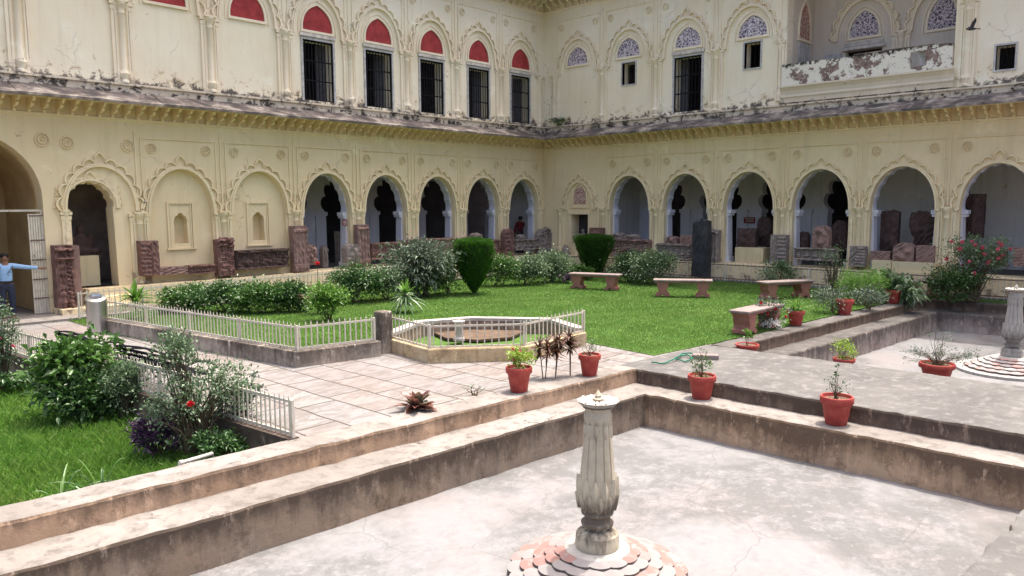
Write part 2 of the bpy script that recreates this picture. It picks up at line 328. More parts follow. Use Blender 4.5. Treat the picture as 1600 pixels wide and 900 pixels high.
def strip(name, fa, fb, xa, xb, z0, z1, top, side, n=90, wob=.012, seed=1):
    """long block whose edges wander a little, as worn masonry does"""
    r = random.Random(seed); root = empty(name); tag(root, kind='structure')
    xs = [xa + (xb - xa) * i / n for i in range(n + 1)]; vs = []; fs = []
    prof = [(0, z0, 0), (0, z1 - .035, 0), (.0, z1 - .008, .012), (.0, z1, .04)]
    for i, x in enumerate(xs):
        a, b = fa(x) + r.uniform(-wob, wob) + .012 * math.sin(i * .9 + seed) - (.03 if r.random() < .06 else 0) * (1 if fb(x) < fa(x) else -1), fb(x) + r.uniform(-wob, wob) * .3; dz = r.uniform(-.006, .006)
        s = 1 if b > a else -1
        vs += [(x, a + s * o, z + (dz if j > 1 else 0)) for j, (_, z, o) in enumerate(prof)] + [(x, b, z1 + dz)] + [(x, b, z0)]
    m = len(prof) + 2
    top_f = []; side_f = []
    for i in range(n):
        for j in range(m - 1):
            f = (i * m + j, (i + 1) * m + j, (i + 1) * m + j + 1, i * m + j + 1); (top_f if j >= 2 and j < m - 2 else side_f).append(f)
    ends = [tuple(range(m)), tuple(n * m + k for k in range(m))[::-1]]
    for nm, ff, mt in (('top', top_f, top), ('side', side_f + ends, side)):
        b_ = MB(); b_.add(vs, ff); b_.build(nm, mt, root, smooth=False)
    return root
strip('pool_coping', yi, lambda x: yi(x) + .44, -6, 10.8, -1.3, .012, M['coping'], M['riser'], seed=3)
strip('pool_ledge', yl, lambda x: yi(x) + .01, -6, 10.8, -1.3, -.24, M['coping'], M['pwall'], seed=4)
def stripY(name, xa, xb, ya, yb, z0, z1, top, side, seed, wob=.012):   # same, running along y with its face at xa
    o = strip(name, lambda t: xa, lambda t: xb, ya, yb, z0, z1, top, side, seed=seed, wob=wob)
    for ch in o.children:
        me = ch.data
        for v in me.vertices: v.co = (v.co.y, v.co.x, v.co.z)
        me.flip_normals()
    return o
stripY('pool_ledge', 10.25, 10.81, -4, 6.72, -1.3, -.24, M['coping'], M['pwallfar'], 5)
strip('pool_ledge', lambda x: 1.37 + .06 * (8 - x) * .9, lambda x: -1.5, -2, 10.25, -1.3, -.24, M['platform'], M['pwall'], seed=6)
pl_root = stripY('platform', 10.8, 13.62, -4, 7.22, -1.3, .0, M['platform'], M['riserdark'], 7)
struct('platform', MB().prism([(10.8, 7.22), (13.64, 6.95), (13.64, 7.40), (10.8, 7.66)], -1.3, -.003), M['platform'])
# second pool
def y2(x): return 6.28 + .064 * (24.1 - x)
struct('pool_floor', MB().box(14.2, 23.7, -4, 7.4, -1.3, -.76), M['pool_floor'])
strip('pool_coping', y2, lambda x: y2(x) + .42, 13.62, 24.5, -1.3, .008, M['darkcoping'], M['riserdark'], seed=8)
strip('pool_ledge', lambda x: y2(x) - .52, lambda x: y2(x) + .01, 13.62, 24.1, -1.3, -.24, M['darkcoping'], M['pwall2'], seed=9)
o_ = stripY('pool_ledge', 14.35, 13.6, -4, 6.4, -1.3, -.245, M['platform'], M['pwall2'], 10)
stripY('pool_coping', 24.1, 24.5, -4, 6.3, -1.3, .004, M['darkcoping'], M['riserdark'], 12)
stripY('pool_ledge', 23.55, 24.11, -4, 5.78, -1.3, -.243, M['darkcoping'], M['pwall2'], 13)
# paving and path
struct('paving', MB().prism([(4.78, 8.0), (10.8, 7.63), (13.7, 7.38), (13.7, 9), (13.7, 24.5), (2, 26), (2, 17.6), (4.02, 17.5)], -1.3, 0.0), M['paving'])
# lawns
lawn_poly = [(6.2, 17.6), (7.05, 11.75), (8.85, 11.75), (12.2, 9.4), (11.95, 7.62), (13.7, 7.42), (24.45, 6.76), (24.45, -4), (24.95, -4), (24.95, 20.75), (6.2, 20.75)]
struct('lawn', MB().prism(lawn_poly, -1.3, .012), M['turf'])
low_poly = [(-8, 8.35), (1.7, 8.20), (4.70, 8.03), (4.0, 17.4), (-2, 18), (-8, 18)]
struct('lawn', MB().prism(low_poly, -1.3, -.42), M['turf'])
struct('path', MB().box(4.0, 28, 20.75, 23, -1.3, .06), M['coping']); struct('path', MB().box(24.95, 28, -4, 20.75, -1.3, .08), M['coping'])
struct('kerb', MB().prism([(3.88, 17.5), (4.66, 8.02), (4.80, 8.02), (4.04, 17.5)], -1.2, .03), M['riserdark'])
def inpoly(x, y, poly):
    ins = np.zeros(len(x), bool); j = len(poly) - 1
    for i in range(len(poly)):
        xi, yi_ = poly[i]; xj, yj = poly[j]
        with np.errstate(divide='ignore', invalid='ignore'):
            c = ((yi_ > y) != (yj > y)) & (x < (xj - xi) * (y - yi_) / (yj - yi_ + 1e-12) + xi)
        ins ^= c; j = i
    return ins
def fastmesh(name, V, F):          # V (n,3), F (m,k) with the same k for all
    me = bpy.data.meshes.new(name); m, k = F.shape
    me.vertices.add(len(V)); me.vertices.foreach_set('co', V.astype(np.float32).ravel())
    me.loops.add(m * k); me.loops.foreach_set('vertex_index', F.astype(np.int32).ravel())
    me.polygons.add(m); me.polygons.foreach_set('loop_start', (np.arange(m) * k).astype(np.int32)); me.polygons.foreach_set('loop_total', np.full(m, k, np.int32))
    me.update(calc_edges=True); return me
def leafmat(name, ca, cb, cc=None, rough=.5, trans=.25, spec=.4):
    g = G(name, rough, spec); gi = g.n('ShaderNodeNewGeometry'); r = gi.outputs['Random Per Island']
    st = [(0, ca), (.6, cb)] + ([(1, cc)] if cc else [])
    col = g.ramp(r, st); g.color(col)
    tr = g.n('ShaderNodeBsdfTranslucent'); g.put(tr.inputs[0], g.mix(.5, col, tuple(min(1, v * 1.6) for v in cb)))
    mx = g.n('ShaderNodeMixShader'); mx.inputs[0].default_value = trans; out = g.t.nodes['Material Output']
    g.t.links.new(g.b.outputs[0], mx.inputs[1]); g.t.links.new(tr.outputs[0], mx.inputs[2]); g.t.links.new(mx.outputs[0], out.inputs[0]); return g.m
def patchy(m):
    t = m.node_tree; r = next(n for n in t.nodes if n.type == 'VALTORGB'); g = t.nodes.new('ShaderNodeNewGeometry'); n = t.nodes.new('ShaderNodeTexNoise'); n.inputs['Scale'].default_value = .55; n.inputs['Detail'].default_value = 8; n.inputs['Roughness'].default_value = .7; t.links.new(g.outputs['Position'], n.inputs['Vector'])
    mr = t.nodes.new('ShaderNodeMapRange'); mr.inputs[1].default_value = .5; mr.inputs[2].default_value = .66; mr.inputs[4].default_value = .6; t.links.new(n.outputs[0], mr.inputs[0])
    mx = t.nodes.new('ShaderNodeMix'); mx.data_type = 'RGBA'; mx.inputs[7].default_value = (.20, .22, .06, 1); t.links.new(mr.outputs[0], mx.inputs[0]); t.links.new(r.outputs[0], mx.inputs[6]); t.links.new(mx.outputs[2], t.nodes['Principled BSDF'].inputs['Base Color'])
M['grass'] = leafmat('lawn_grass', (.072, .155, .026), (.115, .225, .045), (.20, .28, .08), .6, .35, .2)
M['grass2'] = leafmat('long_grass', (.065, .155, .02), (.11, .23, .034), (.21, .31, .08), .6, .35, .2)
patchy(M['grass']); patchy(M['grass2'])
def grass(name, poly, n, z, h, wd, lean, mat, bias=0, excl=None):
    P = np.array(poly); lo, hi = P.min(0), P.max(0); x = rng.uniform(lo[0], hi[0], n * 3); y = rng.uniform(lo[1], hi[1], n * 3)
    d = np.hypot(x, y); keep = inpoly(x, y, poly) & (rng.random(n * 3) < np.clip((bias / d) ** 1.3 if bias else 1, 0, 1))
    if excl is not None: keep &= ~inpoly(x, y, excl)
    x, y = x[keep][:n], y[keep][:n]; n = len(x); j_ = .05 * np.abs(np.sin(x * 3.1) * np.sin(y * 4.3)) + .02; x = x + rng.normal(0, 1, n) * j_; y = y + rng.normal(0, 1, n) * j_; a = rng.uniform(0, 2 * PI, n)
    cl = .55 + .45 * (np.sin(x * 2.1 + np.sin(y * 1.7) * 2) * np.cos(y * 2.6 + x * .7) * .5 + .5)
    hh = h * rng.uniform(.5, 1.25, n) * cl; la = rng.uniform(0, 2 * PI, n); l = lean * rng.uniform(.2, 1, n) * hh
    w2 = wd * (1 + .05 * d[keep][:n]) / 2
    V = np.zeros((n, 4, 3)); V[:, 0] = np.c_[x - np.cos(a) * w2, y - np.sin(a) * w2, np.full(n, z)]; V[:, 1] = np.c_[x + np.cos(a) * w2, y + np.sin(a) * w2, np.full(n, z)]
    mx, my = x + np.cos(la) * l * .35, y + np.sin(la) * l * .35
    V[:, 2] = np.c_[mx + np.cos(a) * w2 * .7, my + np.sin(a) * w2 * .7, z + hh * .6]; V[:, 3] = np.c_[x + np.cos(la) * l, y + np.sin(la) * l, z + hh]
    F = np.arange(n * 4).reshape(n, 4)
    return tag(link(name, fastmesh(name, V.reshape(-1, 3), F), mat), kind='stuff')
oct_excl = [(8.9, 11.8), (8.9, 10.2), (10, 9.2), (11.7, 9.2), (12.4, 10.3), (12.4, 11.9), (11.3, 12.9), (10, 12.9)]
o = grass('grass', lawn_poly, 300000, .012, .05, .0065, .9, M['grass'], 13, oct_excl); tag(o, 'short bright green grass of the courtyard lawn', 'grass')
o = grass('grass', low_poly, 90000, -.42, .17, .007, 1.0, M['grass2'], 9); tag(o, 'long tufty grass of the sunken lawn at the lower left', 'grass')
# ------------------------------------------------------------------ the two wings of the palace
def mapL(s, d, z): return (s * K, (21.35 - d) * K, zz(z))
def mapR(s, d, z): return ((24.8 - d) * K, s * K, zz(z))
SP = 2.55
def arch_curve(c, hw, zs, za, n=24, pt=.0):
    o = []
    for i in range(n + 1):
        t = PI * i / n; x = math.cos(t); y = math.sin(t)
        o.append((c + hw * x, zs + (za - zs) * (y ** .92 + pt * (1 - abs(x)) ** 3)))
    return o
def arch_hole(c, hw, zb, zs, za, n=24, pt=0): return [(c + hw, zb)] + arch_curve(c, hw, zs, za, n, pt) + [(c - hw, zb)]
def foil_curve(c, hw, zs, za, n=5, dep=.16, per=8):   # multifoil arch: cusps pointing into the opening
    o = []; N = n * per
    for i in range(N + 1):
        t = PI * i / N; u = (i % per) / per if i < N else 0; k = 1 - dep * (1 - math.sin(PI * u) ** .7)
        o.append((c + hw * k * math.cos(t), zs + (za - zs) * k * math.sin(t)))
    return o
def scallop(c, hw, zs, za, n=11, h=.105, per=8, tip=.0):
    o = []; N = n * per; mid = n // 2
    for i in range(N + 1):
        t = PI * i / N; lobe = min(i // per, n - 1); u = i / per - lobe
        b = h * math.sin(PI * u) ** .75
        if lobe == mid: b = (h + .10) * math.sin(PI * u) ** .55 + .035 * max(0, 1 - abs(2 * u - 1) * 3)
        elif abs(lobe - mid) == 1: b *= 1.1
        cx, sy = math.cos(t), math.sin(t); o.append((c + (hw + b) * cx, zs + (za - zs + b) * sy))
    return o
def resample(a, n):
    a = [Vector(p) for p in a]; L = [0]
    for i in range(1, len(a)): L.append(L[-1] + (a[i] - a[i - 1]).length)
    o = []; j = 0
    for i in range(n):
        t = L[-1] * i / (n - 1)
        while j < len(a) - 2 and L[j + 1] < t: j += 1
        k = (t - L[j]) / max(1e-9, L[j + 1] - L[j]); p = a[j].lerp(a[j + 1], k); o.append((p.x, p.y))
    return o
def arch_trim(xf, c, hw, zs, za, sc_n=11, big=.27, dp=1.0):
    """archivolt mouldings plus the raised scalloped border with a pointed lotus crest"""
    mb = MB(xf)
    N = sc_n * 8 + 1
    def ar(a, b): return arch_curve(c, hw + a, zs, za + b, N - 1)
    mb.ring(ar(.055, .055), ar(.004, .004), 0, .09 * dp); mb.ring(ar(.105, .105), ar(.057, .057), 0, .055 * dp)
    so = scallop(c, hw + big - .12, zs, za + big - .12, sc_n, .115); si = scallop(c, hw + big - .16, zs, za + big - .165, sc_n, .105)
    mb.ring(so, si, 0, .085 * dp)
    si2 = ar(.107, .107); mb.ring(si, si2, 0, .012 * dp)
    # small scroll leaves where the border lands on the capitals
    for sgn in (-1, 1):
        for q in range(4):
            a = .1 + q * .13; x = c + sgn * (hw + big + .0 - .02 * q) ; z = zs + .06 + q * .15
            mb.add([(x - .03, .01, z), (x, .07 * dp, z + .03), (x + .03, .01, z + .02), (x + sgn * .02, .02, z + .12)], [(0, 1, 3), (1, 2, 3), (0, 2, 1)])
    return mb
def rosette(xf, s, z, r=.15, dp=.05):
    mb = MB(xf)
    def disc(r0, r1, d, lob=0, n=36):
        vs = []; fs = []
        for k in range(n):
            a = 2 * PI * k / n; q = 1 + (.08 * math.cos(lob * a) if lob else 0)
            for rr, dd in ((r0, 0), (r0 - .006, d), (r1 + .004, d), (r1, 0)): vs.append((s + rr * q * math.cos(a), dd, z + rr * q * math.sin(a)))
        for k in range(n):
            for j in range(3): fs.append((k * 4 + j, ((k + 1) % n) * 4 + j, ((k + 1) % n) * 4 + j + 1, k * 4 + j + 1))
        mb.add(vs, fs)
    disc(r, r - .03, dp, 12); disc(r * .62, r * .45, dp * .8); 
    vs = [(s + r * .25 * math.cos(2 * PI * k / 10), 0, z + r * .25 * math.sin(2 * PI * k / 10)) for k in range(10)] + [(s, dp * 1.5, z)]
    mb.add(vs, [(k, (k + 1) % 10, 10) for k in range(10)]); return mb
def pilaster(xf, s, zb, zt, wide=.5, r=.085, dp=.1):
    mb = MB(xf); h = zt - zb
    def shaft(c, rr, d0):
        n = 10; prof = [(1.35, 0), (1.35, .05), (1.0, .09), (1.25, .16), (1.5, .24), (1.15, .30), (.95, .36), (.92, h - .30), (1.1, h - .27), (.95, h - .24), (1.05, h - .16), (1.45, h - .09), (1.7, h - .06), (1.75, h)]
        vs = []; fs = []
        for (q, z) in prof:
            for k in range(n + 1):
                a = PI * k / n; fl = 1 - (.10 if (k % 2 and .36 <= z <= h - .3) else 0)
                vs.append((c + rr * q * fl * math.cos(a), d0 + rr * q * fl * math.sin(a), zb + z))
        m = n + 1
        for i in range(len(prof) - 1):
            for k in range(n): fs.append((i * m + k, i * m + k + 1, (i + 1) * m + k + 1, (i + 1) * m + k))
        fs.append(tuple((len(prof) - 1) * m + k for k in range(m))); mb.add(vs, fs)
    w2 = wide / 2
    for sg in (-1, 1):
        mb.box(s + sg * w2 - .035, s + sg * w2 + .035, 0, dp * .55, zb, zt - .2); shaft(s + sg * (w2 - .075), r * .42, dp * .3)
        mb.box(s + sg * w2 - .05, s + sg * w2 + .05, 0, dp * .7, zt - .2, zt - .1); mb.box(s + sg * w2 - .065, s + sg * w2 + .065, 0, dp * .85, zt - .08, zt)
    mb.box(s - w2 * .55, s + w2 * .55, 0, dp * .3, zb, zt - .05)
    shaft(s, r, dp * .3); mb.box(s - r * 1.8, s + r * 1.8, 0, dp * .3 + r * 1.7, zt, zt + .05); return mb
wingL = empty('palace_wing', mapL(14, 0, 0.1), 0, 'long cream palace wing on the left with red lunettes over barred doorways', 'building')
wingR = empty('palace_wing', mapR(10, 0, 0.1), 0, 'cream palace wing on the right with white floral lunettes and a peeling balcony', 'building')
cL = [23.5 - 2.35 * k for k in range(8)]; cR = [19.45 - 2.44 * k for k in range(10)]
FL = .72      # veranda floor (design height)
def P(mb, name, mat, w_, smooth=False, label=None):
    o = mb.build(name, mat, w_, smooth)
    if label: o['label'] = label
    return o
# --- lower walls
GC, GH = 4.2, 1.78
holes = [arch_hole(cL[k], .88, FL, SP, 3.80) for k in range(5)] + [arch_hole(cL[k], .86, FL + .3, SP, 3.78) for k in (5, 6)] + [[(cL[7] + .58, FL)] + foil_curve(cL[7], .58, 2.75, 3.42, 7, .07) + [(cL[7] - .58, FL)]]
mb = MB(mapL); mb.slab([(2, 0.11), (GC - GH, .11)] + [(x, z) for x, z in reversed(arch_curve(GC, GH, 2.95, 4.62))] + [(GC + GH, .11), (24.8, .11), (24.8, 5.75), (2, 5.75)], holes, 0, -.5)
P(mb, 'wall', M['low'], wingL)
holesR = [[(19.86, FL + .4), (18.98, FL + .4), (18.98, 2.36), (19.86, 2.36)]] + [arch_hole(cR[k], .90, FL, SP, 3.84) for k in range(1, 9)]
mb = MB(mapR); mb.slab([(-4, .11), (21.35, .11), (21.35, 5.75), (-4, 5.75)], holesR, 0, -.5)
P(mb, 'wall', M['low'], wingR)
# --- blind arches with little niches on the left
for k in (5, 6):
    c = cL[k]; nh = [(c + .20, 1.75)] + foil_curve(c, .20, 2.28, 2.60, 3, .10) [:] + [(c - .20, 1.75)]
    mb = MB(mapL); mb.slab([(c - 1, FL + .25), (c + 1, FL + .25), (c + 1, 3.95), (c - 1, 3.95)], [nh], -.13, -.42); mb.box(c - .5, c + .5, -.46, -.42, 1.5, 2.9)
    fo = [(c - .38, 1.62), (c - .38, 2.92), (c + .38, 2.92), (c + .38, 1.62)]; fi = [(c - .32, 1.62), (c - .32, 2.86), (c + .32, 2.86), (c + .32, 1.62)]
    mb.ring(fo, fi, -.13, -.085); fo = [(p[0] * .9 + c * .1 if False else c + (p[0] - c) * .8, p[1] - .06 if p[1] > 2 else p[1]) for p in fo]; fi = [(c + (p[0] - c) * .9, p[1] - .03 if p[1] > 2 else p[1]) for p in fo]
    mb.ring(fo, fi, -.13, -.105); mb.box(c - .42, c + .42, -.13, -.07, 1.58, 1.62)
    P(mb, 'blind_niche', M['low'], wingL)
# --- inner arcade, lilac reveals
def reveals(xf, wg, cs, hw, za):
    for c in cs:
        mb = MB(xf); n = 9 * 8
        outer = [(c + hw + .02, FL)] + arch_curve(c, hw + .02, SP, za + .02, n) + [(c - hw - .02, FL)]
        inner = [(c + hw - .10, FL)] + foil_curve(c, hw - .0, SP, za - .0, 9, .045) + [(c - hw + .10, FL)]
        mb.ring(outer, inner, -.5, -.2)
        for sg in (-1, 1):
            mb.box(c + sg * hw - .16, c + sg * hw + .16, -.52, -.18, SP - .12, SP); mb.box(c + sg * hw - .13, c + sg * hw + .13, -.51, -.19, SP - .2, SP - .13); mb.box(c + sg * hw - .15, c + sg * hw + .15, -.53, -.17, FL, FL + .18)
        P(mb, 'arch_reveal', M['lilac'], wg)
reveals(mapL, wingL, cL[:5], .88, 3.80); reveals(mapR, wingR, cR[1:9], .90, 3.84)
def inner(xf, wg, cs, s0, s1, closed, dep=-2.6, hw=.92):
    hs = [[(c + hw * .8, FL)] + [(c + hw * .8, SP)] + foil_curve(c, hw, SP + .05, 4.0, 7, .17)[0:] + [(c - hw * .8, SP), (c - hw * .8, FL)] for c in cs if c not in closed]
    mb = MB(xf); mb.slab([(s0, FL), (s1, FL), (s1, 5.3), (s0, 5.3)], hs, dep, dep - .35); P(mb, 'inner_wall', M['inner'], wg)
    for c in cs:
        if c in closed: continue
        for sg in (-1, 1):
            mb = MB(xf)
            for d_ in (dep + .005,):
                mb.box(c + sg * (hw * .8 + .2) - .21, c + sg * (hw * .8 + .2) + .21, d_ - .38, d_ + .05, FL, SP - .14); mb.box(c + sg * (hw * .8 + .2) - .25, c + sg * (hw * .8 + .2) + .25, d_ - .42, d_ + .09, SP - .14, SP)
                mb.box(c + sg * (hw * .8 + .2) - .23, c + sg * (hw * .8 + .2) + .23, d_ - .40, d_ + .07, FL, FL + .25)
            P(mb, 'inner_pier', M['lilac'], wg)
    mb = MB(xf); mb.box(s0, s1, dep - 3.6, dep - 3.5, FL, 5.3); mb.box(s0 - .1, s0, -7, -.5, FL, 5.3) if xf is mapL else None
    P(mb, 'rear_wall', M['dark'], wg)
inner(mapL, wingL, cL[:5], 12.8, 24.7, [])
inner(mapR, wingR, cR[1:10], -4, 18.6, [cR[5], cR[6], cR[7], cR[8], cR[9]])
mb = MB(mapL); mb.box(8.2, 31, -7, -.02 + .0, .4, FL - .01) ; P(mb, 'veranda_floor', M['platform'], wingL)
mb = MB(mapR); mb.box(-4, 21.3, -7, -.02, .4, FL - .01); P(mb, 'veranda_floor', M['platform'], wingR)
mb = MB(mapL); mb.box(6.3, 8.2, -3.5, -.02, .4, FL); P(mb, 'cell_floor', M['platform'], wingL)
mb = MB(mapL); mb.box(2, 31, -7, -.5, 5.3, 5.75); P(mb, 'veranda_ceiling', M['inner'], wingL)
mb = MB(mapR); mb.box(-4, 21.3, -7, -.5, 5.3, 5.75); P(mb, 'veranda_ceiling', M['inner'], wingR)
mb = MB(mapR); mb.box(18.3, 18.5, -3.6, -.5, FL, 5.3); mb.box(18.5, 21.3, -1.3, -1.2, FL, 5.3); P(mb, 'cross_wall', M['inner'], wingR)
mb = MB(mapL); mb.box(24.75, 24.9, -3, -.5, FL, 5.3); P(mb, 'cross_wall', M['inner'], wingL)
# cell behind the leftmost doorway, and the gate passage
M['cellwall'] = plain('dim_cell_plaster', (.33, .27, .24), .9, .35, 2)
mb = MB(mapL); mb.box(6.3, 8.3, -2.3, -2.2, FL, 4.2); mb.box(6.2, 6.3, -2.2, -.5, FL, 4.2); mb.box(8.3, 8.4, -2.2, -.5, FL, 4.2); mb.box(6.2, 8.4, -2.2, -.5, 4.0, 4.2); P(mb, 'cell', M['cellwall'], wingL)
mb = MB(mapL); mb.slab([(GC - GH, 0.11)] + [(x, z) for x, z in reversed(arch_curve(GC, GH, 2.95, 4.62))] + [(GC + GH, .11)], [], -3.2, -3.3); mb.ring([(GC + GH + .01, .11)] + arch_curve(GC, GH + .01, 2.95, 4.63) + [(GC - GH - .01, .11)], [(GC + GH - .03, .11)] + arch_curve(GC, GH - .03, 2.95, 4.59) + [(GC - GH + .03, .11)], -3.2, -.5)
P(mb, 'gate_passage', M['tan'], wingL)
mb = MB(mapL); mb.box(GC - .2, GC + .85, -3.19, -3.1, .11, 2.05); P(mb, 'passage_door', M['dark'], wingL)
# --- door pieces in closed first bay on the right
for (xf, wg) in ((mapR, wingR),):
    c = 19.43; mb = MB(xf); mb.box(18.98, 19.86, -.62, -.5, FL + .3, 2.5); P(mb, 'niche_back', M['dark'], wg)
    mb = MB(xf); mb.box(19.86, 19.94, 0, .04, FL + .4, 2.42); mb.box(18.90, 18.98, 0, .04, FL + .4, 2.42); mb.box(18.86, 19.98, 0, .06, 2.36, 2.46); P(mb, 'niche_frame', M['trim_low'], wg)
    mb = MB(xf); mb.slab([(c + .3, 2.78)] + arch_curve(c, .3, 3.0, 3.45, 12, .12) + [(c - .3, 2.78)], [], .02, 0); P(mb, 'jali_panel', M['jalired'], wg)
    mb = MB(xf); mb.ring([(c + .40, 2.70)] + arch_curve(c, .40, 3.0, 3.58, 24, .12) + [(c - .40, 2.70)], [(c + .34, 2.74)] + arch_curve(c, .34, 3.0, 3.51, 24, .12) + [(c - .34, 2.74)], 0, .04); mb.box(c - .42, c + .42, 0, .05, 2.62, 2.70); P(mb, 'panel_frame', M['trim_low'], wg)
# --- lower mouldings
def lower_trim(xf, wg, cs, hw, za, bay, mats):
    for c in cs:
        P(arch_trim(xf, c, hw, SP, za), 'arch_moulding', mats, wg, True)
        mb = MB(xf); s0, s1 = c - bay / 2, c + bay / 2
        for (a, b, z0, z1) in ((s0 + .16, s1 - .16, 4.58, 4.61), (s0 + .13, s0 + .16, 2.75, 4.61), (s1 - .16, s1 - .13, 2.75, 4.61), (s0 - .02, s0 + .02, 2.7, 4.75)): mb.box(a, b, 0, .04, z0, z1)
        P(mb, 'panel_moulding', mats, wg)
        for sg in (-1, 1): P(rosette(xf, c + sg * (bay / 2 - .42), 4.34, .14), 'rosette', mats, wg)
lower_trim(mapL, wingL, [cL[k] for k in range(7)], .88, 3.80, 2.35, M['trim_low'])
lower_trim(mapR, wingR, [cR[k] for k in range(1, 9)], .90, 3.84, 2.44, M['trim_low'])
P(arch_trim(mapR, cR[0], .66, SP, 3.62), 'arch_moulding', M['trim_low'], wingR, True)
P(arch_trim(mapL, cL[7] + .27, .82, 2.68, 3.80), 'arch_moulding', M['trim_low'], wingL, True)
P(arch_trim(mapL, cL[7] + .02, .60, 2.75, 3.44, 7, .14, .6), 'door_moulding', M['trim_low'], wingL, True)
for sg in (-1, 1): P(rosette(mapL, cL[7] + .27 + sg * .72, 4.38, .16), 'rosette', M['trim_low'], wingL)
P(rosette(mapL, 6.05, 4.42, .17), 'rosette', M['trim_low'], wingL)
for k in range(7): P(pilaster(mapL, cL[k] - 1.175, FL + .02, SP + .05, .42), 'pilaster', M['trim_low'], wingL, True)
P(pilaster(mapL, 24.58, FL + .02, SP + .05, .3, .07), 'pilaster', M['trim_low'], wingL, True)
P(pilaster(mapL, 6.46, SP - .75, SP + .12, .14, .045), 'pilaster', M['trim_low'], wingL, True)
for k in range(9): P(pilaster(mapR, cR[k] - 1.22, FL + .02, SP + .05, .42), 'pilaster', M['trim_low'], wingR, True)
P(pilaster(mapR, 20.45, FL + .02, SP + .05, .3, .07), 'pilaster', M['trim_low'], wingR, True)
# --- plinths
mb = MB(mapL); mb.box(7.75, 24.28, 0.01, .52, .11, FL); P(mb, 'plinth', M['low'], wingL)
mb = MB(mapR); mb.box(-4, 20.85, 0.01, .52, .11, FL - .01); P(mb, 'plinth', M['low'], wingR)
mb = MB(mapL); mb.box(6.02, 6.9, .01, .75, .1, .30); mb.box(6.9, 7.74, .01, 1.1, .1, .34); mb.box(6.9, 7.74, .01, .8, .34, .54); mb.box(6.75, 7.74, .01, .45, .54, FL - .002); P(mb, 'doorstep', M['low'], wingL)
# --- eave: frieze, sloping stone slabs, brackets
def sweep(xf, prof, s0, s1, corner, slabs=0):
    """profile in (d,z) swept along s; at the inner corner every point is cut on the mitre. slabs>0 breaks it in slightly uneven flags"""
    mb = MB(xf); n = len(prof); cuts = [s0]
    if slabs:
        r = random.Random(4)
        while cuts[-1] < s1 - slabs * 1.4: cuts.append(cuts[-1] + slabs * r.uniform(.75, 1.25))
    cuts.append(s1); r = random.Random(9)
    for i in range(len(cuts) - 1):
        dz = r.uniform(-.012, .012) if slabs else 0; dd = r.uniform(-.02, .02) if slabs else 0
        vs = []
        for j, sx in enumerate((cuts[i], cuts[i + 1])):
            for d, z in prof: vs.append((corner - d if (i == len(cuts) - 2 and j == 1 and corner) else sx, d + (dd if d > .3 else 0), z + dz))
        fs = [(k, (k + 1) % n, n + (k + 1) % n, n + k) for k in range(n)] + [tuple(range(n))[::-1], tuple(n + k for k in range(n))]
        mb.add(vs, fs)
    return mb
for xf, wg, s0, s1, off in ((mapL, wingL, 2, 24.0, 1.0), (mapR, wingR, -4, 20.5, 1.0)):
    cor = 24.8 if wg is wingL else 21.35
    P(sweep(xf, [(0.0, 5.70), (.06, 5.70), (.06, 5.90), (.12, 5.92), (.12, 5.97), (0, 5.99)], s0, s1, cor), 'frieze', M['frieze'], wg)
    P(sweep(xf, [(0, 5.76), (.80, 5.44), (.80, 5.375), (0, 5.62)], s0, s1, cor, 1.3), 'eave', M['eave'], wg)
    P(sweep(xf, [(0, 5.60), (.60, 5.40), (.60, 5.38), (0, 5.42)], s0, s1, cor), 'soffit', M['low'], wg)
    P(sweep(xf, [(0, 5.00), (.05, 5.02), (.05, 5.07), (0, 5.09)], s0, s1, cor), 'string_course', M['trim_low'], wg)
    P(sweep(xf, [(0, 10.55), (.05, 10.57), (.05, 10.62), (0, 10.64)], s0, s1, cor), 'string_course', M['trim_up'], wg)
    P(sweep(xf, [(0, 11.3), (.85, 10.98), (.85, 10.91), (0, 11.16)], s0, s1, cor, 1.3), 'eave', M['eave'], wg)
    prof = [(0, 5.05), (.10, 5.06), (.13, 5.11), (.10, 5.15), (.20, 5.17), (.34, 5.19), (.40, 5.24), (.36, 5.28), (.50, 5.31), (.60, 5.39), (0, 5.46)]
    vert = [(d, z) for d, z in prof]
    def bracket(sc=1., z_off=0):
        b = MB(); n = len(vert)
        for a, q in ((-.032, 0), (.032, 1)):
            b.v += [(a, d * sc, 5.05 + (z - 5.05) * sc) for d, z in vert]
        b.f += [tuple(range(n))[::-1], tuple(n + k for k in range(n))] + [(k, (k + 1) % n, n + (k + 1) % n, n + k) for k in range(n)]; return b
    for tier, dz, ss in ((0, 0, s0), (1, 5.55, (16 if wg is wingL else 13))):
        base = None; s = max(ss, 3.6 if wg is wingL else 2.0)
        end = cor - .42
        while s < end:
            if base is None:
                b = bracket(); b.v = [tuple(np.array(xf(a, d, z + dz)) - np.array(xf(0, 0, 0))) for a, d, z in b.v]
                base = b.mesh('bracket'); base.materials.append(M['low'] if tier == 0 else M['trim_up'])
            p = Vector(xf(s, 0, 0)) - wg.location; link('bracket', base, None, wg, p); s += .315 if tier == 0 else .36
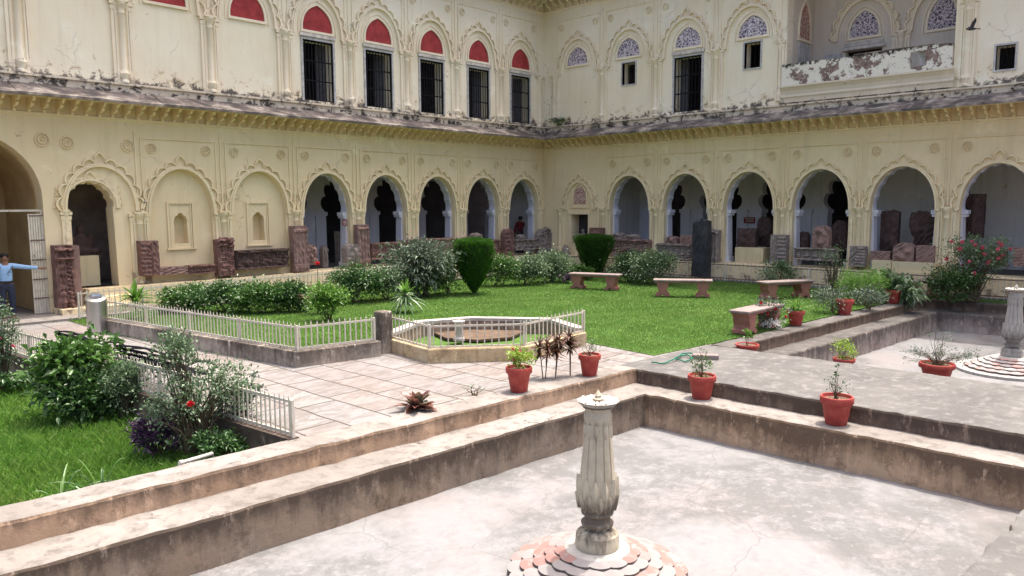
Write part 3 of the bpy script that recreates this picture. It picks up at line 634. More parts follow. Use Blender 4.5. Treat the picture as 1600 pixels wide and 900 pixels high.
# --- upper walls
def rect(a, b, z0, z1): return [(a, z0), (b, z0), (b, z1), (a, z1)]
uh = [rect(cL[k] - .16 - .545, cL[k] - .16 + .545, 6.06, 7.90) for k in range(5)]
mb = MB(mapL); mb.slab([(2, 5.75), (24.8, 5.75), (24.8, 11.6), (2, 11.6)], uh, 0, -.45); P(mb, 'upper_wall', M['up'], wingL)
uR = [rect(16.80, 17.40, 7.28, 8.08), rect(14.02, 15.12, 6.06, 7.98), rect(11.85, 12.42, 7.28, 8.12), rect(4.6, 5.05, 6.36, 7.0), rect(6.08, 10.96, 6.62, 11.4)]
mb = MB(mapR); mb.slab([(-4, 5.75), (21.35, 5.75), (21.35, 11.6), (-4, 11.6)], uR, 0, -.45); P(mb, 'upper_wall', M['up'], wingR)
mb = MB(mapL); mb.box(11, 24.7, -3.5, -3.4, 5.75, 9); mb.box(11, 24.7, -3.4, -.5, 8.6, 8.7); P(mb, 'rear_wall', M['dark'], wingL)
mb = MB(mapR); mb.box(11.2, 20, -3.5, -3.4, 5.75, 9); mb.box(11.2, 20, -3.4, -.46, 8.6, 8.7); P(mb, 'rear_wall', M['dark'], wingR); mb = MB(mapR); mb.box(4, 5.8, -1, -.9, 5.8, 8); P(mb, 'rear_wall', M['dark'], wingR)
def grille(xf, wg, a, b, z0, z1, d, n=10, rows=3, shut=None):
    fr = MB(xf); t = .07
    fr.box(a - t, a, -.10, .035, z0 - .02, z1 + t); fr.box(b, b + t, -.10, .035, z0 - .02, z1 + t); fr.box(a, b, -.10, .035, z1, z1 + t)
    f = P(fr, 'door_frame', M['wood'], wg)
    g = MB(xf)
    for i in range(n + 1):
        x = a + (b - a) * i / n; g.box(x - .011, x + .011, d - .011, d + .011, z0, z1)
    for j in range(rows + 1):
        z = z0 + .02 + (z1 - z0 - .04) * j / rows; g.box(a, b, d - .018, d + .018, z - .018, z + .018)
    o = MB.build(g, 'grille', M['iron'], f, off=wg.location)
    if shut:
        sgn, fx = shut; h = MB(xf); x0 = (b if sgn > 0 else a); w_ = (b - a) * .22 * sgn
        q = [(x0 - .0, -.42), (x0 - w_, -.2 - .42)]
        vs = [(q[0][0], q[0][1], z0), (q[1][0], q[1][1], z0), (q[1][0], q[1][1], z1), (q[0][0], q[0][1], z1)]; vs2 = [(x, d_ - .04, z) for x, d_, z in vs]
        h.add(vs + vs2, [(0, 1, 2, 3), (7, 6, 5, 4), (0, 4, 5, 1), (1, 5, 6, 2), (2, 6, 7, 3), (3, 7, 4, 0)])
        MB.build(h, 'shutter', M['darkwood'], f, off=wg.location)
    l = MB(xf); l.box(a - .1, b + .1, 0, .07, z1 + t + .02, z1 + t + .12); P(l, 'lintel', M['lintel'], wg)
for k in range(5): c = cL[k] - .16; grille(mapL, wingL, c - .545, c + .545, 6.06, 7.90, -.06, 9, 3, (1, 0) if k in (4, 3, 1, 0) else None)
grille(mapR, wingR, 14.02, 15.12, 6.06, 7.98, -.06, 8, 3, (1, 0))
def small_window(xf, wg, a, b, z0, z1):
    fr = MB(xf); t = .05
    fr.box(a - t, a, -.15, .03, z0 - t, z1 + t); fr.box(b, b + t, -.15, .03, z0 - t, z1 + t); fr.box(a, b, -.15, .03, z1, z1 + t); fr.box(a, b, -.15, .03, z0 - t, z0); f = P(fr, 'window_frame', M['wood'], wg)
    g = MB(xf); n = 4
    for i in range(1, n): x = a + (b - a) * i / n; g.box(x - .008, x + .008, -.2, -.18, z0, z1)
    MB.build(g, 'grille', M['iron'], f, off=wg.location)
small_window(mapR, wingR, 16.80, 17.40, 7.28, 8.08); small_window(mapR, wingR, 11.85, 12.42, 7.28, 8.12); small_window(mapR, wingR, 4.6, 5.05, 6.36, 7.0)
def lunette(xf, wg, c, hw, z0, za, mat, nm, d=0, pink=False, lobed=False):
    mb = MB(xf); n = 40
    def cv(e): return [(c + hw + e, z0 - e * .6)] + arch_curve(c, hw + e, z0 + .05, za + e, n, .10) + [(c - hw - e, z0 - e * .6)]
    mb.slab(cv(0), [], d + .012, d); P(mb, nm, mat, wg)
    mb = MB(xf); mb.ring(cv(.06), cv(.005), d, d + .05); mb.ring(cv(.16), cv(.13), d, d + .03); mb.box(c - hw - .07, c + hw + .07, d, d + .055, z0 - .075, z0 - .002); P(mb, 'lunette_frame', M['trim_up'], wg)
def upper_trim(xf, wg, cs, bay, zc=8.02, d=0):
    for c in cs:
        P(arch_trim(xf, c, .84, zc, 9.28), 'arch_moulding', M['trim_up'], wg, True)
        mb = MB(xf); s0, s1 = c - bay / 2, c + bay / 2
        for (a, b, z0, z1) in ((s0 + .16, s1 - .16, 10.12, 10.15), (s0 + .13, s0 + .16, 8.3, 10.15), (s1 - .16, s1 - .13, 8.3, 10.15), (s0 - .03, s0 + .03, 8.3, 10.3)): mb.box(a, b, 0, .03, z0, z1)
        P(mb, 'panel_moulding', M['trim_up'], wg)
        for sg in (-1, 1): P(rosette(xf, c + sg * (bay / 2 - .36), 9.86, .13, .04), 'rosette', M['trim_up'], wg)
upper_trim(mapL, wingL, [c - .16 for c in cL], 2.35); upper_trim(mapR, wingR, [cR[k] + .1 for k in range(4)], 2.44)
for k in range(8): lunette(mapL, wingL, cL[k] - .16, .53, 8.19, 8.90, M['red'], 'red_lunette')
for k in range(4): lunette(mapR, wingR, cR[k] + .02 + (.08 if k < 2 else -.02), .50, 8.31, 8.93, M['jali'], 'jali_lunette')
for k in range(8): P(pilaster(mapL, cL[k] - 1.175 - .16, 5.98, 8.02, .44, .09), 'pilaster', M['trim_up'], wingL, True)
P(pilaster(mapL, 24.52, 5.98, 8.02, .3, .07), 'pilaster', M['trim_up'], wingL, True)
P(pilaster(mapR, 20.75, 5.98, 8.02, .34, .08), 'pilaster', M['trim_up'], wingR, True)
for k in range(3): P(pilaster(mapR, cR[k] - 1.22 + .1, 5.98, 8.02, .44, .09), 'pilaster', M['trim_up'], wingR, True)
P(pilaster(mapR, 11.16, 6.1, 8.02, .2, .06), 'pilaster', M['trim_up'], wingR, True)
P(pilaster(mapR, 5.75, 5.99, 8.35, .34, .09), 'pilaster', M['trim_up'], wingR, True)
# recessed balcony
M['recess'] = plaster('beige_recess_plaster', (.62, .55, .46), (.68, .62, .53), streak=.3)
mb = MB(mapR); D = -2.1
mb.slab([(5.6, 5.8), (11.1, 5.8), (11.1, 11.3), (5.6, 11.3)], [rect(8.7, 9.85, 6.4, 7.80)], D, D - .3); mb.box(10.96, 11.1, D, -.46, 5.8, 11.3); mb.box(5.6, 6.08, D, -.46, 5.8, 11.3); mb.box(6.08, 10.96, D, -.46, 5.8, 6.2)
P(mb, 'balcony_recess', M['recess'], wingR)
mb = MB(mapR); mb.box(8.6, 9.95, D - .5, D - .4, 6, 8); P(mb, 'balcony_dark_door', M['dark'], wingR)
for c, hw in ((9.27, .46), (6.95, .42)):
    lunette(mapR, wingR, c, hw, 8.20 if c > 8 else 8.10, 8.95 if c > 8 else 9.0, M['jali'], 'jali_lunette', D)
    t_ = arch_trim(mapR, c, .84, 8.15, 9.35); t_.v = [(a, b + D, z) for a, b, z in t_.v]; P(t_, 'arch_moulding', M['trim_up'], wingR, True)
t_ = pilaster(mapR, 8.12, 6.2, 8.15, .44, .09); t_.v = [(a, b + D, z) for a, b, z in t_.v]; P(t_, 'pilaster', M['trim_up'], wingR, True)
mb = MB(mapR); mb.box(8.6, 9.95, D, D + .12, 7.80, 7.90); mb.box(8.66, 9.89, D, D + .08, 7.92, 8.04); P(mb, 'lintel', M['lintel'], wingR)
mb = MB(mapR); mb.box(6.5, 7.6, D, D + .04, 7.32, 7.38); mb.box(6.5, 6.56, D, D + .04, 6.2, 7.32); mb.box(7.54, 7.6, D, D + .04, 6.2, 7.32); P(mb, 'door_frame', M['trim_up'], wingR)
# tall jali and pale wooden shutters on the side wall of the recess
xs = lambda e, d_: None
mb = MB(lambda a, b, z: mapR(10.96 - b, a, z)); c = -1.32
mb.slab([(c + .42, 8.25)] + arch_curve(c, .42, 8.4, 9.3, 20, .14) + [(c - .42, 8.25)], [], .015, 0); P(mb, 'jali_lunette', M['jalired'], wingR)
mb = MB(lambda a, b, z: mapR(10.96 - b, a, z)); mb.box(-1.85, -.80, 0, .06, 8.14, 8.22)
mb.ring([(c + .50, 8.25)] + arch_curve(c, .50, 8.4, 9.4, 24, .14) + [(c - .50, 8.25)], [(c + .44, 8.25)] + arch_curve(c, .44, 8.4, 9.32, 24, .14) + [(c - .44, 8.25)], 0, .05); P(mb, 'lunette_frame', M['trim_up'], wingR)
mb = MB(lambda a, b, z: mapR(10.96 - b, a, z))
mb.box(-1.75, -.9, .0, .03, 6.6, 8.10)
for q in range(5): mb.box(-1.75 + q * .205, -1.73 + q * .205, .03, .05, 6.6, 8.10)
P(mb, 'shutter', M['wood'], wingR)
mb = MB(mapR); mb.box(9.98, 10.5, D + .02, D + .08, 6.6, 7.75); mb.box(9.98, 10.5, D + .08, D + .1, 7.45, 7.5); mb.box(9.98, 10.03, D + .08, D + .1, 6.6, 7.45); P(mb, 'shutter', M['wood'], wingR)
mb = MB(mapR); gp = rect(6.80, 7.20, 6.70, 7.12); gp = [gp[0], gp[1], gp[2], gp[3]]
mb.slab([(6.1, 6.55), (11.06, 6.55), (11.06, 7.24), (10.2, 7.25), (9.2, 7.22), (8.2, 7.25), (6.1, 7.24)], [gp], .10, -.05)
o = P(mb, 'balcony_parapet', M['parapet'], wingR)
mb = MB(mapR); mb.box(6.6, 8.8, -.06, .12, 7.245, 7.275); P(mb, 'parapet_cap', M['eave'], wingR)
mb = MB(mapR); mb.box(6.75, 7.0, -.09, -.06, 6.62, 7.14); P(mb, 'parapet_door', M['wood'], wingR)
mb = sweep(mapR, [(0, 6.02), (.05, 6.02), (.06, 6.14), (.10, 6.2), (.06, 6.27), (.08, 6.38), (.14, 6.47), (.18, 6.50), (.18, 6.549), (0, 6.549)], 6.04, 11.08, None); P(mb, 'balcony_moulding', M['frieze'], wingR)
# drain spouts under the frieze
for xf, wg, ss in ((mapL, wingL, (7.9, 10.0, 12.2, 14.7, 17.3, 19.8, 6.6)), (mapR, wingR, (18.0, 13.2, 8.1, 6.3, 4.6))):
    for s in ss:
        mb = MB(xf); mb.tube([(s, -.05, 5.83), (s, .17, 5.81)], [.03, .026], 8); P(mb, 'drain_spout', M['sand_dark'], wg)
# upper roofs to stop light leaking in
mb = MB(mapL); mb.box(2, 31, -7, -.46, 11.1, 11.5); P(mb, 'roof', M['frieze'], wingL); mb = MB(mapL); mb.box(2, 31, -7.2, -7, .1, 11.5); P(mb, 'outer_wall', M['dark'], wingL)
mb = MB(mapR); mb.box(-4, 21.3, -7, -.46, 11.1, 11.5); P(mb, 'roof', M['frieze'], wingR); mb = MB(mapR); mb.box(-4, 21.3, -7.2, -7, .1, 11.5); P(mb, 'outer_wall', M['dark'], wingR)
# moss and small ferns growing on the ledge in the corner (done with the plants)
# ------------------------------------------------------------------ carved stones standing along the plinth
def wl(px, py, d): r = ray(px, py); t = (21.35 - d) * K / r[1]; p = r * t + EYE; return p[0] / K, (p[2] - 2.8) / K + 2.8
def wr(px, py, d): r = ray(px, py); t = (24.8 - d) * K / r[0]; p = r * t + EYE; return p[1] / K, (p[2] - 2.8) / K + 2.8
def relief(U, V, style, r, n):
    h = np.zeros_like(U); g = lambda a, b, c, d_, k: k * np.exp(-((U - a) / c) ** 2 - ((V - b) / d_) ** 2)
    if style == 'lintel':
        h += .5 * (np.abs(((U * n) % 1) - .5) > .40) + .9 * (V > .86) + .7 * (V < .10) + .35 * ((V > .72) & (V < .84) & (((U * n * 3) % 1) > .45))
        for i in range(n):
            c = (i + .5) / n + r.uniform(-.01, .01)
            h += g(c, .58, .12 / n, .07, .8) + g(c + r.uniform(-.06, .06) / n, .36, .2 / n, .14, .8) + g(c - .2 / n, .3, .07 / n, .16, .6) + g(c + .2 / n, .32, .07 / n, .16, .5)
    elif style == 'jamb':
        h += .4 * (np.abs(U - .12) < .04) + .4 * (np.abs(U - .5) < .03) + .5 * (np.abs(U - .88) < .05)
        h += .35 * (np.sin(V * 2 * PI * n) > .2) * (np.abs(U - .3) < .14) + .4 * (np.sin(V * 2 * PI * n * 1.7 + U * 9) > .1) * (np.abs(U - .69) < .13)
        h += .8 * (np.abs(V - .93) < .02) + .8 * (np.abs(V - .8) < .015)
        for c in (.3, .68): h += g(c, .27, .07, .03, 1) + g(c, .17, .10, .07, 1) + g(c - .04, .06, .05, .08, .8) + g(c + .05, .06, .05, .08, .8)
    elif style == 'ribs':
        h += .6 * np.abs(np.sin(U * PI * 3.5)) + .6 * (np.abs(V - .9) < .03) + .3 * (np.abs(V - .1) < .05)
    elif style == 'beast':
        for _ in range(9): h += g(r.uniform(.2, .8), r.uniform(.15, .85), r.uniform(.08, .2), r.uniform(.06, .18), r.uniform(.3, 1))
    elif style == 'bands':
        h += .5 * (np.sin(V * 2 * PI * n) > 0) * (U < .55) * (.5 + .5 * (np.sin(U * 40) > 0)) + .5 * (np.abs(U - .6) < .03)
    for _ in range(10):
        a, b = r.uniform(5, 40), r.uniform(5, 40); h += .06 * np.sin(a * U + b * V + r.uniform(0, 6))
    return h
def carved(name, mat, wing, px0, px1, py0, py1, d, th, style='beast', n=5, lean=.0, top='flat', dep=.085, parent=None, label=None, cat=None, group=None, seed=0, taper=0.0, res=None):
    f, mp = (wl, mapL) if wing == 'L' else (wr, mapR); pm = (py0 + py1) / 2; pxm = (px0 + px1) / 2
    s0 = f(px0, pm, d)[0]; s1 = f(px1, pm, d)[0]; z0 = f(pxm, py1, d)[1]; z1 = f(pxm, py0, d)[1]
    if s0 > s1: s0, s1 = s1, s0
    r = random.Random(seed + int(px0)); W_, H_ = s1 - s0, z1 - z0; nx, nz = res or (max(8, int(W_ * 34)), max(8, int(H_ * 34)))
    u = np.linspace(0, 1, nx + 1); v = np.linspace(0, 1, nz + 1); U, V = np.meshgrid(u, v); h = relief(U, V, style, r, n) * dep
    ph = [r.uniform(0, 6) for _ in range(4)]
    wob = .02 * (np.sin(V * 9 + ph[0]) + .5 * np.sin(V * 23 + ph[1])); wid = 1 - taper * V
    if top == 'round': wid = wid * np.sqrt(np.clip(1 - np.clip((V - .72) / .30, 0, 1) ** 2, .04, 1))
    if top == 'fan': wid = .62 + .38 * np.clip((V - .3) / .3, 0, 1) ** .6 * np.sqrt(np.clip(1 - np.clip((V - .85) / .2, 0, 1) ** 2, .1, 1))
    zt = .03 * np.sin(U * 7 + ph[2]) + .02 * np.sin(U * 17 + ph[3]) if top != 'flat' else 0 * U
    S = s0 + W_ / 2 + (U - .5) * W_ * (wid + wob * .8); Z = z0 + H_ * (V + (zt * V if top != 'flat' else 0)); Dd = d + h - lean * V
    vs = [mp(S[j, i], Dd[j, i], Z[j, i]) for j in range(nz + 1) for i in range(nx + 1)]; N1 = len(vs); w1 = nx + 1
    vs += [mp(S[j, i], d - th - lean * V[j, i], Z[j, i]) for j in range(nz + 1) for i in (0, nx)]
    fs = [(j * w1 + i, j * w1 + i + 1, (j + 1) * w1 + i + 1, (j + 1) * w1 + i) for j in range(nz) for i in range(nx)]
    for j in range(nz):
        fs += [(j * w1, (j + 1) * w1, N1 + 2 * (j + 1), N1 + 2 * j), (j * w1 + nx, (j + 1) * w1 + nx, N1 + 2 * (j + 1) + 1, N1 + 2 * j + 1), (N1 + 2 * j, N1 + 2 * j + 1, N1 + 2 * j + 3, N1 + 2 * j + 2)]
    fs += [tuple([nz * w1 + i for i in range(w1)] + [N1 + 2 * nz + 1, N1 + 2 * nz]), tuple([i for i in range(w1)] + [N1 + 1, N1])]
    base = Vector(mp((s0 + s1) / 2, d - th / 2, z0)); b = MB(); b.v = vs; b.f = fs
    o = b.build(name, mat, parent, off=base if not parent else parent.location, loc=None if parent else base)
    if not parent: tag(o, label, cat, group)
    return o
SR, SPk, SG, SD = M['sand_red'], M['sand_pink'], M['sand_grey'], M['sand_dark']
g1 = 'carved stones standing along the plinth'
def C(*a, **k): return carved(*a, **k)
# left wing
tp = empty('carved_jamb', mapL(6.5, .3, .3), 0, 'tall red carved door jamb with standing figures, beside the gate', 'carved stone', g1)
C('relief', SR, 'L', 88, 118, 383, 486, .38, .3, 'jamb', 9, parent=tp, dep=.13); C('side_block', SPk, 'L', 112, 127, 384, 484, .3, .3, 'plain', parent=tp, dep=.0)
for a in [
 ('carved_pillar', SR, 'L', 221, 250, 378, 431, .34, .25, 'bands', 8, .05, 'carved red pillar stump right of the leftmost doorway', 0, 'rough'),
 ('carved_pillar', SR, 'L', 341, 367, 372, 431, .34, .25, 'jamb', 9, .04, 'carved red pillar stump between the two blind arches', 0, 'rough'),
 ('stone_pillar', SPk, 'L', 460, 481, 353, 424, .42, .25, 'ribs', 5, .05, 'tall ribbed pink pillar right of the second blind arch', 0, 'flat'),
 ('stone_block', SPk, 'L', 480, 496, 383, 414, .3, .2, 'beast', 5, 0, 'short pink stone propped against the tall ribbed pillar', 0, 'round'),
 ('carved_beast', SG, 'L', 542, 563, 381, 411, .42, .3, 'beast', 5, 0, 'small carved beast on a cream block beside a tall pillar', 0, 'round'),
 ('stone_pillar', SPk, 'L', 560, 577, 351, 414, .40, .22, 'ribs', 5, .04, 'tall slim pink pillar between the first two open arches', 0, 'flat'),
 ('carved_pillar', SR, 'L', 789, 804, 358, 402, .40, .22, 'bands', 7, .03, 'round topped red pillar beside the last open arch on the left', 0, 'round'),
 ('carved_pillar', SG, 'L', 843, 863, 356, 402, .42, .25, 'jamb', 7, .03, 'grey carved pillar standing in the courtyard corner', 0, 'round')]:
    C(a[0], a[1], a[2], a[3], a[4], a[5], a[6], a[7], a[8], a[9], a[10], a[11], a[14], label=a[12], cat='carved stone', group=g1)
g2 = 'carved lintels laid along the arcade'
for a in [
 ('stone_slab', SPk, 'L', 250, 294, 417, 429, 'plain', 4, 'plain pink slab under the first blind arch'),
 ('stone_slab', SR, 'L', 295, 336, 414, 427, 'lintel', 5, 'shorter red slab at right of a plain pink slab under the first blind arch'),
 ('carved_lintel', SD, 'L', 369, 450, 390, 419, 'lintel', 9, 'dark lintel of small carved figures under the second blind arch'),
 ('carved_lintel', SR, 'L', 579, 640, 379, 404, 'lintel', 6, 'red carved lintel across the second open arch of the left wing'),
 ('carved_lintel', SPk, 'L', 641, 714, 373, 398, 'lintel', 7, 'pink carved lintel across the third open arch, behind the grey leaved bush'),
 ('carved_lintel', SR, 'L', 716, 780, 376, 399, 'lintel', 6, 'red carved lintel behind the rounded topiary on the left'),
 ('carved_lintel', SG, 'L', 805, 843, 374, 390, 'lintel', 4, 'short grey lintel in the last arch before the corner'),
 ('carved_lintel', SPk, 'R', 953, 1012, 374, 397, 'lintel', 6, 'pink carved lintel in the first open arch right of the corner'),
 ('carved_lintel', SG, 'R', 1027, 1080, 381, 405, 'lintel', 6, 'grey carved lintel left of the black monolith'),
 ('carved_lintel', SG, 'R', 1242, 1306, 388, 407, 'lintel', 5, 'grey lintel of diamond carvings under the upright stone, right of centre')]:
    C(a[0], a[1], a[2], a[3], a[4], a[5], a[6], .36, .3, a[7], a[8], label=a[9], cat='carved lintel', group=g2)
g3 = 'stone fragments on the veranda ledge'
for a in [
 ('stone_fragment', SPk, 'L', 722, 736, 370, 380, 'beast', 'small pink fragment behind the left topiary top'), 
 ('stone_fragment', SG, 'L', 740, 754, 364, 378, 'beast', 'pale fragment on a lintel in the fourth open arch of the left wing'),
 ('stone_fragment', SG, 'L', 812, 822, 366, 376, 'beast', 'small knob shaped stone in the last arch before the corner'),
 ('stone_fragment', SG, 'R', 957, 972, 364, 376, 'beast', 'rounded grey fragment at left on the pink lintel'),
 ('stone_fragment', SG, 'R', 975, 996, 366, 376, 'beast', 'low domed fragment at the middle of the pink lintel'),
 ('stone_fragment', SPk, 'R', 1040, 1057, 369, 383, 'beast', 'small pink fragment on the grey lintel, left of a wider one'),
 ('stone_fragment', SPk, 'R', 1062, 1081, 368, 384, 'plain', 'wider pink fragment on the grey lintel beside the black monolith'),
 ('upright_stone', SPk, 'R', 1269, 1295, 353, 389, 'beast', 'upright pink stone standing on the diamond carved lintel'),
 ('stone_fragment', SPk, 'R', 1360, 1390, 393, 408, 'plain', 'lying oval pink stone in the arch with the two tall steles'),
 ('carved_beast', SPk, 'R', 1395, 1428, 380, 410, 'beast', 'lumpy pink stone beast between two steles'),
 ('stone_block', SPk, 'R', 1431, 1459, 385, 413, 'plain', 'square pink block right of the lumpy stone beast'),
 ('stone_block', SPk, 'R', 1583, 1612, 388, 416, 'plain', 'square pink block at the right edge behind the pink flowered bush')]:
    C(a[0], a[1], a[2], a[3], a[4], a[5], a[6], .22, .25, a[7], 5, 0, 'round' if a[7] == 'beast' else 'rough', label=a[8], cat='stone fragment', group=g3, dep=.07)
for a in [
 ('carved_block', SR, 'R', 920, 939, 356, 377, .4, 'beast', 'red carved block on the ledge right of the niche statue', 'flat'),
 ('carved_pillar', SG, 'R', 1105, 1121, 358, 409, .42, 'ribs', 'grey ribbed pillar just right of the black monolith', 'rough'),
 ('carved_pillar', SG, 'R', 1203, 1228, 367, 410, .42, 'bands', 'grey banded pillar between the third and fourth open arches on the right', 'flat'),
 ('carved_pillar', SG, 'R', 1327, 1351, 385, 417, .42, 'bands', 'short grey banded pillar below the pier left of the two steles', 'flat')]:
    C(a[0], a[1], a[2], a[3], a[4], a[5], a[6], a[7], .25, a[8], 7, .02, a[10], label=a[9], cat='carved stone', group=g1)
g4 = 'steles and statues inside the veranda'
for a in [
 ('stele', SD, 'R', 1375, 1403, 330, 398, -.8, 'beast', 'narrow dark red stele in the sixth arch', 'rough'),
 ('stele', SD, 'R', 1420, 1462, 331, 388, -1.0, 'beast', 'broad fan shaped dark stele in the sixth arch', 'fan'),
 ('stele', SD, 'R', 1502, 1537, 303, 372, -1.0, 'beast', 'tallest dark stele, in the arch behind the pink flowered bush', 'flat'),
 ('statue_fragment', SD, 'R', 1151, 1180, 357, 389, -.5, 'beast', 'dark carved fragment on a cream block in the third open arch', 'flat'),
 ('statue_fragment', SD, 'R', 1182, 1204, 340, 385, -1.2, 'beast', 'dark leaning fragment behind the cream block', 'round'),
 ('statue_fragment', SD, 'R', 1545, 1572, 388, 415, -.3, 'beast', 'low dark fragment half hidden by the pink flowered bush', 'round'),
 ('statue_fragment', SD, 'R', 1246, 1262, 362, 390, -.6, 'beast', 'dark fragment in the fourth arch left of the upright stone', 'round'),
 ('statue_fragment', SD, 'R', 1300, 1322, 345, 392, -1.0, 'beast', 'tall dark fragment in the fourth arch right of the upright stone', 'round'),
 ('statue_fragment', SG, 'L', 505, 513, 385, 418, -.5, 'beast', 'slim grey fragment inside the first open arch', 'round'),
 ('statue_fragment', SG, 'L', 529, 540, 363, 416, -.9, 'plain', 'taller grey slab inside the first open arch', 'rough')]:
    C(a[0], a[1], a[2], a[3], a[4], a[5], a[6], a[7], .22, a[8], 7, .02, a[10], label=a[9], cat='stele' if a[0] == 'stele' else 'statue fragment', group=g4, dep=.08)
C('black_monolith', M['black_stone'], 'R', 1081, 1105, 345, 432, 1.05, .3, 'plain', 3, .0, 'rough', label='tall plain black stone monolith standing by the fence', cat='monolith', taper=.05)
def supports(wing, lst):
    mp = mapL if wing == 'L' else mapR; f = wl if wing == 'L' else wr
    for i, (x0, x1, y0, y1, d0, d1, lab) in enumerate(lst):
        s0 = f(x0, y1, d1)[0]; s1 = f(x1, y1, d1)[0]; zt = f((x0 + x1) / 2, y0, d1)[1]
        b = MB(mp); b.box(min(s0, s1), max(s0, s1), d0, d1, FL + .001, max(zt, FL + .06)); base = Vector(mp((s0 + s1) / 2, (d0 + d1) / 2, FL))
        o = b.build('support_block', M['block'], None, off=base, loc=base); tag(o, lab, 'plinth block', 'cream blocks carrying the stones')
supports('R', [(1148, 1192, 387, 412, -.75, -.2, 'large cream block under the dark carved fragment in the third open arch'), (1362, 1392, 407, 416, .05, .4, 'low cream block under the lying oval stone'),
               (1393, 1460, 410, 422, .05, .4, 'long cream block under the lumpy stone beast')])
supports('L', [(119, 157, 400, 440, -1.3, -.5, 'big cream block inside the leftmost doorway')])
# seated statues
def seated(name, base, h, mat, label, rz, cat='statue'):
    mb = MB(); w_ = h * .5
    def bl(c, r3, n=12):
        vs = []; fs = []
        for i in range(7):
            t = PI * i / 6
            for k in range(n): a = 2 * PI * k / n; vs.append((c[0] + r3[0] * math.sin(t) * math.cos(a), c[1] + r3[1] * math.sin(t) * math.sin(a), c[2] + r3[2] * math.cos(t)))
        for i in range(6):
            for k in range(n): fs.append((i * n + k, i * n + (k + 1) % n, (i + 1) * n + (k + 1) % n, (i + 1) * n + k))
        mb.add(vs, fs)
    mb.box(-w_ * .95, w_ * .95, -w_ * .5, w_ * .5, 0, h * .1)
    bl((0, 0, h * .24), (w_ * .9, w_ * .5, h * .16)); bl((0, .04 * h, h * .5), (w_ * .42, w_ * .32, h * .28)); bl((0, 0, h * .86), (w_ * .24, w_ * .24, h * .14))
    for s in (-1, 1): bl((s * w_ * .48, -.05 * h, h * .5), (w_ * .15, w_ * .2, h * .2)); bl((s * w_ * .6, -w_ * .3, h * .22), (w_ * .38, w_ * .3, h * .1))
    me = mb.mesh(name); bm = bmesh.new(); bm.from_mesh(me); bm.free()
    o = link(name, me, mat, None, base); o.rotation_euler = (0, 0, rz)
    rm = o.modifiers.new('r', 'REMESH'); rm.mode = 'VOXEL'; rm.voxel_size = h / 42; rm.use_smooth_shade = True
    return tag(o, label, cat)
b_ = mapR(19.45, -.25, FL + .45); seated('seated_statue', b_, .62, SG, 'small grey seated statue inside the dark niche near the corner', -PI / 2)
b_ = mapL(7.1, -1.0, 1.42); seated('seated_statue', b_, .95, M['sand_dark'], 'dim headless looking seated statue on a block in the leftmost doorway', 0)
def lath(name, prof, loc, mat, label, cat, n=16):
    o = MB().lathe(prof, n=n).build(name, mat, smooth=True, loc=loc); return tag(o, label, cat)
p_ = mapR(wr(884, 389, .35)[0], .35, FL); lath('bell_shaped_stone', [(.20, 0), (.20, .05), (.17, .12), (.14, .28), (.10, .36), (.05, .42), (.01, .44)], p_, SG, 'small bell shaped grey stone left of the niche statue', 'stone')
for px, py, d in ((1545, 0, 0),): pass
# flat dark panels painting the shade of little recesses, veranda back wall, right
for s, z, w_, h_ in ((6.35, 3.0, .28, .42), (4.15, 2.95, .3, .42)):
    mb = MB(mapR); mb.slab([(s + w_, z)] + arch_curve(s, w_, z + .15, z + h_, 12) + [(s - w_, z)], [], -2.58, -2.595); P(mb, 'recess_shade_panel', M['dark'], wingR)
    mb = MB(mapR); mb.box(s - w_ * 1.2, s + w_ * 1.2, -2.6, -2.56, z - .62, z - .57); mb.box(s - w_ * 1.2, s - w_ * 1.1, -2.6, -2.56, z - 1.3, z - .62); mb.box(s + w_ * 1.1, s + w_ * 1.2, -2.6, -2.56, z - 1.3, z - .62); mb.box(s - w_ * .7, s + w_ * .7, -2.6, -2.57, z - 1.25, z - .85); P(mb, 'wall_cupboard', M['inner'], wingR)
# small dark red notice plates
M['notice'] = plain('dark_red_notice', (.25, .03, .03), .5, .1, 3, 0); M['noticetext'] = plain('white_lettering', (.7, .68, .65), .6, .05, 3, 0)
def notice(wing, px, py, d, w_, h_, lab):
    mp = mapL if wing == 'L' else mapR; f = wl if wing == 'L' else wr; s, z = f(px, py, d); t = empty('notice_plate', mp(s, d, z), 0, lab, 'notice', 'small red notices')
    b = MB(mp); b.box(s - w_, s + w_, d - .01, d + .015, z - h_, z + h_); b.build('plate', M['notice'], t)
    b = MB(mp); r = random.Random(int(px))
    for row in range(3):
        x = s - w_ * .8
        while x < s + w_ * .7: l = r.uniform(.02, .06); b.box(x, min(x + l, s + w_ * .85), d + .016, d + .02, z + h_ * (.5 - row * .5) - .012, z + h_ * (.5 - row * .5) + .012); x += l + .015
    b.build('lettering', M['noticetext'], t)
notice('R', 1171, 344, -2.5, .22, .11, 'small red notice with white lines on the pier behind the third open arch')
notice('L', 540, 348, -.17, .12, .09, 'small red notice with white lines on the reveal of the first open arch')
